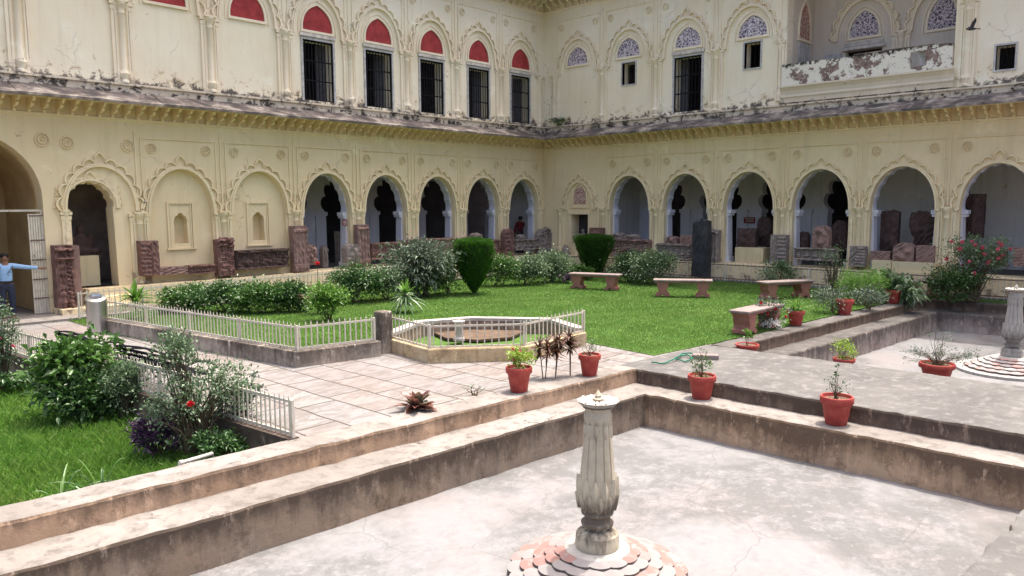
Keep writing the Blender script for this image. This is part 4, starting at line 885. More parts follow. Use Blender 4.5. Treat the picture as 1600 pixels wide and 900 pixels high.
# ------------------------------------------------------------------ iron fences
def picket_mesh(h, w_=.022):
    b = MB(); a = w_ / 2; b.box(-a, a, -a * .6, a * .6, 0, h - .05); n = len(b.v)
    b.add([(-a, -a * .6, h - .05), (a, -a * .6, h - .05), (a, a * .6, h - .05), (-a, a * .6, h - .05), (0, 0, h)], [(0, 1, 4), (1, 2, 4), (2, 3, 4), (3, 0, 4)]); return b
def fence(pts, h, gap, label, single=False, rails=(.06, .8), mat=None, railmat=None, posts=None, over=.1, postd=1.5, group=None):
    mat = mat or M['whitepaint']; railmat = railmat or mat
    pts = [Vector(p) for p in pts]; root = empty('iron_fence', pts[0], 0, label, 'fence', group); pm = None; row = MB(); o0 = pts[0]; rr = random.Random(int(pts[0].x * 100)); first = True
    for a, b in zip(pts[:-1], pts[1:]):
        L = (b - a).length; n = max(1, round(L / gap)); t = (b - a) / L; ang = math.atan2(t.y, t.x)
        for q in rails:
            r = MB(); up = Vector((0, 0, h * q)); rod(a - o0 + up, b - o0 + up, .016, r, .034); r.build('rail', railmat, root)
        np_ = max(1, round(L / postd))
        for i in range(0 if first else 1, np_ + 1):
            p = a + t * (L * i / np_) - o0; b2 = MB(); b2.box(-.019, .019, -.019, .019, -.02, h - over * .6); o = b2.build('post', mat, root); o.location = p; o.rotation_euler = (0, 0, ang)
        first = False
        for i in range(n):
            f = (i + .5) / n; p = a + t * L * f - o0; hh = h
            if not single:
                if pm is None: pm = picket_mesh(h).mesh('picket'); pm.materials.append(mat)
                o = link('picket', pm, None, root, p); o.rotation_euler = (rr.uniform(-.015, .015), rr.uniform(-.012, .012), ang); o.scale = (1, 1, rr.uniform(.975, 1.02))
            else:
                k = picket_mesh(h * rr.uniform(.97, 1.02)); ca, sa = math.cos(ang), math.sin(ang); row.add([(p.x + x * ca - y * sa, p.y + x * sa + y * ca, p.z + z) for x, y, z in k.v], k.f)
    if single: row.build('picket_row', mat, root)
    return root
# kerb wall with fence in front of the lawn
cA0, cA1, cP = at(167, 499, .28), at(465, 548, .28), at(592, 532, .28)
def wallprism(name, pts, th, z0, z1, mat, label=None, cat='kerb wall', kind=None):
    P_ = [Vector(p[:2]) for p in pts]; off = []
    for i, p in enumerate(P_):
        a = (P_[i] - P_[i - 1]).normalized() if i > 0 else (P_[1] - P_[0]).normalized(); b = (P_[i + 1] - P_[i]).normalized() if i < len(P_) - 1 else a
        t = (a + b).normalized(); nrm = Vector((-t.y, t.x)); k = 1 / max(.5, nrm.dot(Vector((-a.y, a.x)))); off.append((p - nrm * th / 2 * k, p + nrm * th / 2 * k))
    poly = [o[0] for o in off] + [o[1] for o in reversed(off)]; b = Vector((P_[0].x, P_[0].y, z0)); mb = MB().prism([(p.x, p.y) for p in poly], z0, z1)
    o = mb.build(name, mat, None, off=b, loc=b); bv = o.modifiers.new('b', 'BEVEL'); bv.width = .02; bv.segments = 2; bv.limit_method = 'ANGLE'
    tag(o, label, cat)
    return o
wallprism('kerb_wall', [cA0, cA1, cP], .2, -.02, .285, M['curb'], 'low blackened kerb wall under the long white fence by the bin')
fence([(cA0.x, cA0.y, .285), (cA1.x, cA1.y, .285), (cP.x - .1, cP.y, .285)], .50, .105, 'long cream iron fence on the blackened kerb wall, from bin to corner pillar', rails=(.07, .80))
# pillar stub
ps = at(598, 553, 0); mb = MB(); mb.box(-.13, .13, -.13, .13, -.02, .80); o = mb.build('kerb_pillar', M['curb'], None, loc=(ps.x + .1, ps.y + .1, 0)); bv = o.modifiers.new('b', 'BEVEL'); bv.width = .03; bv.segments = 2
tag(o, 'blackened square masonry stub where two white fences meet', 'pillar')
# octagonal basin
M['ochre'] = pool_wall('ochre_basin_wall', (.46, .34, .19), (.13, .095, .07), .4, -.3, .04, (.50, .40, .26))
fz = .25
O1 = at(606, 527, fz); O2 = at(672, 545, fz); O3 = at(819, 541, fz); O4 = at(912, 519, fz)
wallprism('basin_front_wall', [O1, O2, O3, O4], .16, -.02, fz + .005, M['ochre'], 'low yellow angled wall in front of the octagonal basin')
fence([(O1.x, O1.y, fz), (O2.x, O2.y, fz), (O3.x, O3.y, fz), (O4.x, O4.y, fz)], .50, .125, 'short cream iron fence bent around the octagonal basin', rails=(.06, .80), group=None)
rim = [Vector((O1.x, O1.y + .02, .33)), at(616, 517, .33), at(655, 502, .33), at(735, 496, .33), at(862, 498, .33), at(905, 512, .33), Vector((O4.x + .02, O4.y + .05, .33))]
M['rimwhite'] = plain('whitewashed_rim', (.36, .335, .30), .85, .25, 5, .4); M['mud'] = plain('muddy_basin_wall', (.24, .18, .13), .95, .45, 5, .6)
bs = empty('stone_basin', at(740, 530, 0), 0, 'octagonal stone basin with a whitewashed rim behind the bent fence', 'basin')
b2 = wallprism('rim', rim, .22, .27, .34, M['rimwhite'], None, None); b3 = wallprism('wall', rim, .19, -.3, .268, M['mud'], None, None)
for o in (b2, b3): l = o.location - bs.location; o.parent = bs; o.location = l
cx = at(748, 525, .0); mb = MB(); mb.lathe([(.95, 0), (.95, .05)], (cx.x - bs.location.x, cx.y - bs.location.y, .04), 8); mb.build('bed', M['soil'], bs)
b_ = at(717, 532, .08); mb = MB(); mb.lathe([(.12, 0), (.12, .05), (.075, .08), (.07, .30), (.10, .34), (.13, .37), (.13, .40), (.02, .42)], n=14); o = mb.build('small_pedestal', M['rimwhite'], None, True, loc=b_); tag(o, 'small pale stone pedestal standing in the octagonal basin', 'pedestal')
# fence along the sunken lawn
f0, f1 = Vector((3.92, 17.45, .03)), Vector((4.74, 8.05, .03))
fence([f0, f1], .52, .098, 'cream iron fence along the sunken lower lawn, partly behind bushes', rails=(.08, .84), postd=1.6)
# fences before the arcades
fence([(6.4, 20.62, .06), (24.9, 20.62, .06)], .70, .13, 'long cream iron fence in front of the left arcade', True, rails=(.15, .86), group='fences before the arcades')
fence([(24.93, 20.5, .06), (24.93, -3.5, .06)], .66, .15, 'long iron fence with brown rails in front of the right arcade', True, rails=(.12, .84), railmat=M['railrust'], group='fences before the arcades')
# ------------------------------------------------------------------ benches
def bench_proto():
    t = empty('stone_bench'); b = MB(); L, W_ = .86, .23; b.box(-L, L, -W_, W_, .44, .50); o = b.build('seat', M['bench_stone'], t); bv = o.modifiers.new('b', 'BEVEL'); bv.width = .018; bv.segments = 2
    b = MB(); b.box(-L + .05, L - .05, -W_ + .035, W_ - .035, .40, .439); o = b.build('seat_moulding', M['bench_leg'], t)
    for s in (-1, 1):
        b = MB(); pr = [(-.20, 0), (-.20, .07), (-.13, .10), (-.115, .17), (-.14, .24), (-.17, .30), (-.15, .34), (-.19, .40), (.19, .40), (.15, .34), (.17, .30), (.14, .24), (.115, .17), (.13, .10), (.20, .07), (.20, 0), (.07, 0), (.04, .05), (-.04, .05), (-.07, 0)]
        # plate facing along the bench, its wavy outline seen from the front
        vs = [(x, -.19 , z) for x, z in pr] + [(x, .19, z) for x, z in pr]; n = len(pr)
        tr = tessellate_polygon([[Vector((x, z, 0)) for x, z in pr]]); b.add(vs, [tuple(q) for q in tr] + [tuple(n + i for i in q) for q in tr] + [(i, (i + 1) % n, n + (i + 1) % n, n + i) for i in range(n)])
        o = b.build('leg', M['bench_leg'], t); o.location = (s * .58, 0, 0)
    return t
bp = bench_proto(); bl_ = [(at(908, 450, .04), at(952, 452, .04), 'pinkish stone bench in front of the bushy topiary, farthest to the left', 1), (at(1041, 462, .04), at(1092, 463, .04), 'pinkish stone bench near the black monolith', 1),
    (at(1190, 467, .04), at(1262, 463, .04), 'pinkish stone bench behind the grassy potted plant', 1), (at(1147, 524, .04), at(1215, 506, .04), 'nearest pinkish stone bench, seen end on at the lawn edge', 1), (at(1420, 465, .05), at(1462, 462, .05), 'stone bench mostly hidden beside the pink flowered bush', 1)]
for i, (a, b, lab, sc) in enumerate(bl_):
    o = bp if i == 0 else copy_tree(bp); c = (a + b) / 2; o.location = c; o.rotation_euler = (0, 0, math.atan2((b - a).y, (b - a).x)); tag(o, lab, 'bench', 'stone benches on the lawn')
# black ornate iron benches
def iron_bench(a, b, lab, hs=.82):
    c = (a + b) / 2; L = (b - a).length / 2; t = empty('iron_bench', c, math.atan2((b - a).y, (b - a).x), lab, 'bench', 'black iron benches on the path')
    for s in (-1, 1):
        e = MB(); x = s * L
        e.tube([(x, .34, 0), (x, .26, .18), (x, .22, .40)], .018, 6); e.tube([(x, -.26, 0), (x, -.2, .2), (x, -.16, .40), (x, -.22, .62), (x, -.30, .78)], .02, 6)
        e.tube([(x, -.22, .60), (x, 0, .66), (x, .2, .62), (x, .30, .52), (x, .24, .42)], .022, 6); e.tube([(x, -.16, .42), (x, .22, .40)], .015, 6)
        e.tube([(x, .0, .42), (x, .1, .5), (x, .02, .58), (x, -.08, .52), (x, -.02, .46)], .012, 6); e.build('end_frame', M['iron'], t, True)
    sl = MB()
    for k in range(6): sl.box(-L, L, -.18 + k * .072, -.13 + k * .072, .40, .42)
    sl.build('seat', M['iron'], t); bk = MB()
    for k in range(3): bk.box(-L, L, -.20 - k * .035, -.185 - k * .035, .50 + k * .1, .55 + k * .1)
    n = int(L * 2 / .16)
    for k in range(n): x = -L + (k + .5) * 2 * L / n; bk.tube([(x, -.2, .45), (x + .04, -.23, .58), (x, -.27, .72)], .009, 5)
    t.scale = (1, 1, hs)
    bk.tube([(-L, -.29, .76)] + [(-L + 2 * L * k / 10, -.29, .76 + .07 * math.sin(PI * k / 10)) for k in range(1, 10)] + [(L, -.29, .76)], .02, 6); bk.build('backrest', M['iron'], t)
iron_bench(Vector((4.52, 14.9, 0)), Vector((4.62, 13.6, 0)), 'black ornate iron bench on the path, the one closer to the bin'); iron_bench(Vector((4.70, 12.7, 0)), Vector((4.9, 10.9, 0)), 'black ornate iron bench on the path behind the tall rose bush')
# ------------------------------------------------------------------ bin, gate, hose, pipe
gs = G('brushed_steel', .32, .5); gs.color((.50, .50, .50)); gs.b.inputs['Metallic'].default_value = 1; gs.bump(gs.noise(gs.scale(gs.obj(), (60, 60, 1.2)), 1, 4), .12, .004); M['steel'] = gs.m
b0 = at(153, 521, 0); t = empty('litter_bin', b0, 0, 'round brushed steel litter bin with a slanted open top', 'bin'); r = .205; n = 32
bm_ = MB(); vs = []; th = math.atan2(-b0.y, -b0.x)
for k in range(n):
    a = 2 * PI * k / n; vs += [(r * math.cos(a), r * math.sin(a), .03)]
for k in range(n):
    a = 2 * PI * k / n; vs += [(r * math.cos(a), r * math.sin(a), .80 - .07 * math.cos(a - th))]
bm_.add(vs, [(k, (k + 1) % n, n + (k + 1) % n, n + k) for k in range(n)] + [tuple(range(n))[::-1]]); bm_.build('body', M['steel'], t, True)
tp_ = MB(); vs = []
for rr, dz in ((r + .008, -.03), (r + .008, .0), (.135, .02), (.125, -.03)):
    for k in range(n): a = 2 * PI * k / n; vs.append((rr * math.cos(a), rr * math.sin(a), .80 - .07 * rr / r * math.cos(a - th) + dz))
tp_.add(vs, [(j * n + k, j * n + (k + 1) % n, (j + 1) * n + (k + 1) % n, (j + 1) * n + k) for j in range(3) for k in range(n)]); tp_.build('lid', M['steel'], t, True)
mb = MB(); mb.add([(.13 * math.cos(2 * PI * k / n), .13 * math.sin(2 * PI * k / n), .775 - .045 * math.cos(2 * PI * k / n - th)) for k in range(n)], [tuple(range(n))]); mb.build('opening', M['dark'], t)  # flat dark disc, painted as the shade inside the bin
mb = MB(); mb.lathe([(.215, 0), (.215, .035)], n=24); mb.build('foot_ring', M['steel'], t)
M['gatepaint'] = plain('cream_gate_sheet', (.66, .60, .48), .6, .18, 5, .3)
t = empty('gate_leaf', mapL(5.7, -.1, .11), 0, 'folded cream gate leaf of ribbed sheet held open by the guard', 'gate')
s0, s1 = wl(50, 420, -.1)[0], wl(73, 420, -.1)[0]
mb = MB(mapL); mb.box(s0, s1, -.14, -.10, .13, 2.62); mb.build('sheet', M['gatepaint'], t)
mb = MB(mapL)
for k in range(7): x = s0 + (s1 - s0) * k / 6; mb.box(x - .015, x + .015, -.10, -.075, .13, 2.62)
mb.build('rib', M['gatepaint'], t)
for z in (.16, .55, 1.02, 1.5, 1.98, 2.58): mb = MB(mapL); mb.box(s0, s1 + .02, -.08, -.06, z - .012, z + .012); mb.build('cross_bar', M['railrust'], t)
mb = MB(mapL); mb.tube([(s0 + .06, -.07, 1.42), (s0 + .06, .0, 1.42), (s0 + .06, .0, 1.62), (s0 + .06, -.07, 1.62)], .012, 6); mb.build('handle', M['steel'], t)
mb = MB(mapL); mb.box(2.4, 5.98, -.12, -.08, 2.68, 2.73); mb.box(5.92, 5.97, -.13, -.07, .12, 2.68); o = mb.build('gate_frame', M['whitepaint'], t)
# white pipe elbow
pa, pb = at(332, 709, -.03), at(281, 724, -.03); mb = MB(); b_ = Vector((pb.x, pb.y, -.03))
mb.tube([pa - b_, Vector((0, 0, 0)) + (pa - b_) * .06, (pb - b_) * 1, Vector((-.01, 0, -.05)), Vector((-.01, 0, -.3))], .024, 10); mb.tube([(pa - b_) * .10, (pa - b_) * -.02], .032, 10)
o = mb.build('water_pipe', M['rimwhite'], None, True, loc=b_); tag(o, 'short whitish water pipe with an elbow at the edge of the sunken lawn', 'pipe')
M['hose'] = plain('green_hose', (.02, .14, .09), .4, .1, 5, 0)
hp = [at(1018, 566, .03), at(1035, 568, .03), at(1052, 562, .05), at(1062, 556, .06), at(1074, 554, .05), at(1082, 560, .04), at(1070, 565, .03), at(1056, 561, .04), at(1066, 552, .05), at(1086, 552, .05)]
mb = MB(); sm = []
for i in range(len(hp) - 1):
    for q in range(5): sm.append(hp[i].lerp(hp[i + 1], q / 5) + Vector((0, 0, .006 * math.sin(i * 3 + q))))
mb.tube([p - hp[0] for p in sm], .013, 6); o = mb.build('garden_hose', M['hose'], None, True, loc=hp[0]); tag(o, 'green garden hose lying in loops at the lawn corner', 'hose')
b_ = at(1103, 561, 0); mb = MB(); mb.box(-.24, .22, -.09, .09, -.03, .09); o = mb.build('kerb_stone', M['bench_stone'], None, loc=b_); o.rotation_euler = (0, 0, -.98); bv = o.modifiers.new('b', 'BEVEL'); bv.width = .02; bv.segments = 3; tag(o, 'pink rounded kerb stone at the corner of the lawn', 'stone')
# ------------------------------------------------------------------ plants
def leafcloud(name, P_, D_, L_, ratio, mat, parent, fold=.25, droop=.0):
    n = len(P_); D_ = D_ / np.linalg.norm(D_, axis=1, keepdims=True); up = rng.normal(0, 1, (n, 3)) * .5 + [0, 0, 1]
    S = np.cross(D_, up); S /= np.linalg.norm(S, axis=1, keepdims=True) + 1e-9; N_ = np.cross(S, D_); L = L_[:, None]
    V = np.zeros((n, 4, 3)); V[:, 0] = P_; V[:, 1] = P_ + D_ * L * .45 + S * L * ratio * .5 + N_ * L * fold * ratio; V[:, 2] = P_ + D_ * L - [0, 0, 1] * L * droop; V[:, 3] = P_ + D_ * L * .45 - S * L * ratio * .5 + N_ * L * fold * ratio
    b = np.arange(n)[:, None] * 4; F = np.concatenate([b + [0, 1, 2], b + [0, 2, 3]], 1).reshape(-1, 3)
    return link(name, fastmesh(name, V.reshape(-1, 3), F), mat, parent)
def straps(name, items, mat, parent, seg=6):      # items: (base, direction, length, width, droop, lift)
    vs = []; fs = []
    for (b, d, L, w_, dr) in items:
        b = Vector(b); d = Vector(d).normalized(); s = d.cross(Vector((0, 0, 1))); s = s.normalized() if s.length > .05 else Vector((1, 0, 0)); n0 = len(vs)
        for i in range(seg + 1):
            t = i / seg; p = b + d * L * t + Vector((0, 0, -dr * L * t * t)); ww = w_ * .5 * (math.sin(PI * min(1, t * .85 + .15)) ** .7) if i < seg else .001
            vs += [p - s * ww + Vector((0, 0, ww * .5)), p, p + s * ww + Vector((0, 0, ww * .5))]
        for i in range(seg):
            q = n0 + i * 3; fs += [(q, q + 1, q + 4, q + 3), (q + 1, q + 2, q + 5, q + 4)]
    mb = MB(); mb.add(vs, fs); return mb.build(name, mat, parent)
LM = {
 'dark': leafmat('dark_glossy_leaves', (.025, .06, .016), (.05, .115, .03), (.10, .19, .06), .35, .2, .5),
 'mid': leafmat('mid_green_leaves', (.03, .08, .015), (.058, .135, .025), (.12, .22, .05), .4, .25, .5),
 'bright': leafmat('bright_green_leaves', (.055, .13, .018), (.095, .21, .03), (.19, .31, .07), .4, .35, .4),
 'grey': leafmat('grey_green_leaves', (.045, .07, .04), (.085, .12, .08), (.21, .26, .19), .5, .2, .4),
 'rose': leafmat('dull_rose_leaves', (.065, .115, .05), (.105, .17, .08), (.20, .26, .16), .45, .2, .5),
 'topiary': leafmat('fine_conifer_leaves', (.018, .06, .008), (.04, .12, .012), (.08, .2, .025), .6, .2, .2),
 'purple': leafmat('purple_leaves', (.03, .012, .04), (.06, .025, .075), (.11, .05, .12), .4, .15, .4),
 'maroon': leafmat('maroon_and_green_leaves', (.11, .03, .032), (.17, .08, .055), (.17, .22, .13), .4, .2, .5),
 'croton': leafmat('croton_leaves', (.02, .035, .012), (.10, .03, .02), (.22, .10, .03), .4, .15, .5),
 'lime': leafmat('lime_leaves', (.12, .22, .02), (.22, .33, .04), (.32, .40, .08), .45, .3, .4),
 'hosta': leafmat('pale_striped_leaves', (.045, .11, .03), (.12, .20, .09), (.34, .40, .27), .4, .25, .4),
 'pink': leafmat('pink_petals', (.45, .05, .10), (.62, .12, .18), (.75, .25, .3), .5, .3, .2),
 'redf': leafmat('red_petals', (.40, .01, .02), (.55, .02, .03), None, .5, .2, .2),
 'white': leafmat('white_petals', (.55, .55, .52), (.7, .7, .68), None, .5, .3, .2)}
M['stem'] = plain('brown_green_stem', (.10, .075, .045), .85, .4, 12, .3); M['greenstem'] = plain('green_stem', (.08, .13, .04), .7, .3, 12, .1)
def bush(name, label, px, py, wpx, hpx, z0=.04, leaf='mid', n=2600, ls=.07, ratio=.5, blobs=None, clumps=60, tight=.16, stems=8, flowers=0, fcol='redf', dense=1.0, depth=None, group=None, cat='shrub', low=0.0, parent=None, sprig=0, pos=None, size=None, droop=.15, fsize=.05):
    p = at(px, py, z0) if pos is None else Vector(pos); k = ppm(p); W_ = wpx / k if size is None else size[0]; H_ = hpx / k if size is None else size[1]; D_ = depth or W_ * .8
    root = parent or empty(name, p, 0, label, cat, group); o0 = p - (parent.location if parent else p)
    # frame: across the view / away from it
    f = np.array([p.x, p.y, 0]); f /= np.linalg.norm(f); a = np.array([f[1], -f[0], 0]); blobs = blobs or [(0, .55, .5, .48)]
    cl = []
    for i in range(clumps):
        bx, bz, rw, rh = blobs[i % len(blobs)]; v = rng.normal(0, 1, 3); v /= np.linalg.norm(v); v[2] = abs(v[2]) * (1 if rng.random() > .3 else -1); q = rng.uniform(.55, 1.0) if rng.random() > .25 else rng.uniform(.1, .6)
        c = a * (bx + v[0] * rw * q) * W_ + f * v[1] * rw * q * D_ + np.array([0, 0, max(low * H_ + .02, (bz + v[2] * rh * q) * H_)]); cl.append((c, v))
    m = n // clumps; PP = []; DD = []
    for c, v in cl:
        sg = tight * min(W_, H_) * rng.uniform(.6, 1.3); pts = c + rng.normal(0, 1, (m, 3)) * sg * [1, 1, .75]
        out = (pts - [0, 0, H_ * .35]) / max(W_, H_); d = out * 1.6 + rng.normal(0, .55, (m, 3)) + [0, 0, .12]; PP.append(pts); DD.append(d)
    PP = np.concatenate(PP); DD = np.concatenate(DD); PP[:, 2] = np.maximum(PP[:, 2], .01); LL = ls * rng.uniform(.55, 1.25, len(PP))
    O = np.array(o0); leafcloud('foliage', PP + O, DD, LL, ratio, LM[leaf], root, droop=droop)
    mb = MB(); r = random.Random(int(px))
    for i in range(min(stems, clumps)):
        c = Vector(cl[i][0]) * (1.0 + sprig); b0_ = Vector((r.uniform(-.08, .08) * W_, r.uniform(-.08, .08) * W_, 0)); mid = b0_.lerp(c, .5) + Vector((r.uniform(-.06, .06), r.uniform(-.06, .06), .08 * H_))
        mb.tube([b0_ + Vector(O), mid + Vector(O), c + Vector(O)], [.006 + .008 * H_, .005 + .004 * H_, .003] if not parent else [.005, .0035, .002], 5)
    if stems: mb.build('stem', M['stem'], root)
    for i in range(flowers):
        c, v = cl[(i * 7 + 3) % len(cl)]; c = c * 1.08 + np.array([0, 0, .03]); nf = 22; d = rng.normal(0, 1, (nf, 3)) + [0, 0, .4]
        c = c - f * .25 * D_ * .5
        leafcloud('flower', np.repeat([c + O], nf, 0), d, np.full(nf, fsize) * rng.uniform(.7, 1.1, nf), .8, LM[fcol], root)
    return root
HG = 'hedge bushes behind the fences'
# lawn side, left to right
bush('spiky_plant', 'bright spiky plant by the left end of the long hedge', 222, 500, 34, 16, leaf='bright', n=260, clumps=12, stems=0)
def rosette_plant(name, label, px, py, hpx, z0=.04, n=30, L=.5, w_=.05, mat='bright', droop=.35, trunk=0., cat='plant', tilt=(.3, 1.2), levels=1, group=None):
    p = at(px, py, z0); root = empty(name, p, 0, label, cat, group); r = random.Random(int(px) + 5); its = []
    for lv in range(levels):
        for i in range(n // levels):
            a = r.uniform(0, 2 * PI); el = r.uniform(*tilt); h = trunk * (1 - lv * .22 / max(1, levels)) * (1 - .5 * lv / levels); its.append(((0, 0, h), (math.cos(a) * math.cos(el), math.sin(a) * math.cos(el), math.sin(el)), L * r.uniform(.7, 1.15), w_ * r.uniform(.8, 1.2), droop * r.uniform(.5, 1.5)))
    straps('foliage', its, LM[mat], root)
    if trunk > .05: MB().tube([(0, 0, 0), (.01, 0, trunk * .5), (0, 0, trunk)], [.025, .022, .02], 7).build('stem', M['stem'], root)
    return root
bpy.data.objects['spiky_plant'].name = 'low_green_plant'
bpy.data.objects['low_green_plant']['label'] = 'low tuft of small green leaves under the spiky plant by the bin fence'
rosette_plant('spiky_plant', 'bright green spiky plant at the left end of the hedge near the bin', 213, 497, 40, n=60, L=.60, w_=.065, mat='bright', droop=.3, trunk=.50, tilt=(.0, 1.4), levels=2)
for i, (px, py, w_, h_, lab, lf) in enumerate([
  (292, 486, 88, 38, 'leftmost dense dark hedge bush of the long row', 'mid'), (350, 487, 90, 42, 'second dark hedge bush from the left in the long row', 'dark'), (410, 488, 86, 42, 'third dark hedge bush from the left in the long row', 'mid'), (455, 486, 50, 42, 'dark hedge bush just left of the maroon strap plant', 'dark'),
  (555, 472, 80, 52, 'dark hedge bush with a grey left edge right of the maroon strap plant', 'dark'), (600, 468, 70, 50, 'loose hedge bush left of the white edged dracaena', 'rose'),
  (668, 462, 74, 50, 'dark hedge bush under the grey leaved bush', 'dark'), (780, 446, 60, 44, 'low hedge bush right of the left topiary', 'mid'), (822, 444, 60, 42, 'low loose hedge bush midway between the two topiaries', 'rose'), (862, 440, 50, 46, 'taller thorny hedge bush left of the right topiary', 'rose'),
  (905, 436, 40, 20, 'low hedge bush at the foot of the right topiary', 'mid'), (985, 440, 56, 42, 'dark hedge bush right of the right topiary', 'dark'), (1020, 444, 60, 48, 'dark hedge bush behind the middle bench', 'rose')]):
    bush('hedge_bush', lab, px, py, w_ * 1.1, h_ * 1.08, leaf=lf, n=4200, ls=.085, ratio=.55, blobs=[(-.2, .45, .32, .42), (.2, .5, .32, .42), (0, .62, .3, .36)], clumps=80, tight=.14, stems=6, group=HG, cat='hedge bush', flowers=1 if i in (4,) else 0)
rosette_plant('strap_plant', 'dark maroon strap leaved plant with a red flower stalk', 497, 489, 50, n=30, L=.72, w_=.07, mat='maroon', droop=.25, trunk=.25, tilt=(.5, 1.45), levels=2)
q = bpy.data.objects['strap_plant']; MB().tube([(0, 0, .3), (.03, .02, .8), (.05, .03, 1.25)], .008, 6).build('flower_stalk', M['stem'], q)
leafcloud('flower', np.repeat([[.05, .03, 1.27]], 26, 0), rng.normal(0, 1, (26, 3)), np.full(26, .075), .6, LM['redf'], q)
bush('shrub', 'bright green leafy shrub growing behind the kerb fence', 513, 500, 62, 58, leaf='bright', n=1900, ls=.10, ratio=.42, clumps=46, blobs=[(-.15, .68, .32, .28), (.2, .62, .3, .3), (0, .45, .22, .3)], tight=.12, stems=10)
rosette_plant('dracaena', 'dracaena with long white edged drooping leaves near the basin', 634, 487, 60, n=54, L=.62, w_=.05, mat='hosta', droop=.75, trunk=.35, tilt=(-.1, 1.1), levels=3)
straps_crown = rosette_plant('crown', None, 634, 487, 60, cat=None, n=24, L=.5, w_=.05, mat='bright', droop=.15, trunk=.45, tilt=(.5, 1.5))
bush('grey_leaved_bush', 'large bush of long pale grey green leaves behind the dracaena', 660, 463, 104, 84, leaf='grey', n=3400, ls=.17, ratio=.30, clumps=80, blobs=[(-.2, .62, .32, .34), (.22, .58, .3, .32), (0, .78, .26, .22), (0, .4, .3, .3)], tight=.11, stems=14, droop=.4, fcol='white', flowers=0)
bush('leafy_bush', 'glossy mid green bush against the grey leaved bush, left of the topiary', 700, 458, 50, 62, leaf='mid', n=1800, ls=.11, ratio=.4, clumps=40, tight=.13, stems=8)
_d = bpy.data.objects['dracaena']
for ch in list(straps_crown.children): ch.parent = _d; ch.name = 'crown_foliage' if ch.name.startswith('fol') else 'stem'
bpy.data.objects.remove(straps_crown)
# topiaries
def topiary(label, px, py, wpx, hpx, prof, z0=.04, n=26000):
    p = at(px, py, z0); k = ppm(p); W_, H_ = wpx / k / 2, hpx / k; root = empty('topiary', p, 0, label, 'topiary', 'clipped topiary shrubs')
    t = rng.random(n); zs = np.interp(t, [q[0] for q in prof], [q[0] for q in prof]); rad = np.interp(t, [q[0] for q in prof], [q[1] for q in prof]); keep = rng.random(n) < rad + .1; t, rad = t[keep], rad[keep]; a = rng.uniform(0, 2 * PI, len(t))
    bump = 1 + .06 * np.sin(a * 5 + t * 9) + .05 * np.sin(a * 9 - t * 14) + .03 * np.sin(a * 17 + t * 31); q = np.where(rng.random(len(t)) < .8, rng.normal(.97, .045, len(t)), rng.uniform(.4, .9, len(t)))
    P_ = np.c_[np.cos(a) * rad * W_ * bump * q, np.sin(a) * rad * W_ * bump * q, t * H_]
    top = int(len(t) * .25); ra = np.sqrt(rng.random(top)); aa = rng.uniform(0, 2 * PI, top); P2 = np.c_[np.cos(aa) * ra * W_ * prof[-2][1], np.sin(aa) * ra * W_ * prof[-2][1], H_ * (1 - .10 * ra ** 3 + rng.normal(0, .01, top))]
    P_ = np.r_[P_, P2]; D_ = np.c_[P_[:, 0], P_[:, 1], np.full(len(P_), .25 * W_)] / W_ + rng.normal(0, .35, P_.shape) + [0, 0, .5]
    leafcloud('foliage', P_, D_, rng.uniform(.035, .085, len(P_)), .24, LM['topiary'], root)
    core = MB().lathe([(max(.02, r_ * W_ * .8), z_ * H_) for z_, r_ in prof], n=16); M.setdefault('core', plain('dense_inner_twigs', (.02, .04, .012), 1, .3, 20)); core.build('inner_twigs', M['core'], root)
    MB().tube([(0, 0, -.05), (.01, 0, H_ * .12), (0, .01, H_ * .3)], [.06, .05, .04], 8).build('trunk', M['stem'], root)
topiary('tall egg shaped clipped topiary on the left part of the lawn', 741, 458, 58, 84, [(.0, .1), (.08, .22), (.25, .55), (.5, .85), (.75, 1.0), (.92, 1.0), (.99, .9), (1, .3)])
topiary('broad flat topped clipped topiary behind the farthest left bench', 928, 430, 58, 62, [(.0, .35), (.1, .45), (.3, .60), (.55, .8), (.8, .98), (.93, 1.0), (.99, .93), (1, .3)])
# beside the right hand fence
bush('purple_plant', 'low purple leaved plant at the hedge foot behind the left bench', 887, 442, 26, 16, leaf='purple', n=400, ls=.07, clumps=14, stems=0)
bush('loose_bush', 'loose light green bush behind the third bench, right of the monolith', 1218, 446, 52, 38, leaf='hosta', n=900, ls=.12, ratio=.4, clumps=34, tight=.13, stems=8)
bush('thorny_shrub', 'thin thorny rose stems in front of the diamond carved lintel', 1302, 462, 60, 84, leaf='rose', n=500, ls=.07, ratio=.5, clumps=44, tight=.05, stems=26)
bush('thorny_shrub', 'thin spindly stems with few leaves left of the large leaved pale plant', 1402, 446, 40, 62, leaf='rose', n=300, ls=.07, ratio=.5, clumps=28, tight=.05, stems=18)
bush('fine_leaved_bush', 'bright fine leaved bush behind the terracotta pots', 1345, 474, 62, 56, leaf='bright', n=5200, ls=.09, ratio=.14, clumps=60, blobs=[(-.15, .5, .34, .42), (.2, .55, .3, .4)], tight=.13, stems=6)
bush('silver_bush', 'silvery grey low bush behind the left of the two rim pots', 1300, 488, 50, 44, leaf='grey', n=1100, ls=.075, ratio=.35, clumps=30, tight=.14, stems=8)
bush('silver_bush', 'silvery grey low bush between the two pots on the far rim', 1357, 484, 46, 36, leaf='grey', n=1200, ls=.075, ratio=.35, clumps=30, tight=.14, stems=8)
bush('pale_leaved_plant', 'large leaved plant with pale striped leaves behind the farthest rim pot', 1400, 472, 56, 48, leaf='hosta', n=420, ls=.26, ratio=.42, clumps=24, tight=.14, stems=4, droop=.5, blobs=[(-.15, .6, .3, .35), (.25, .35, .28, .32)])
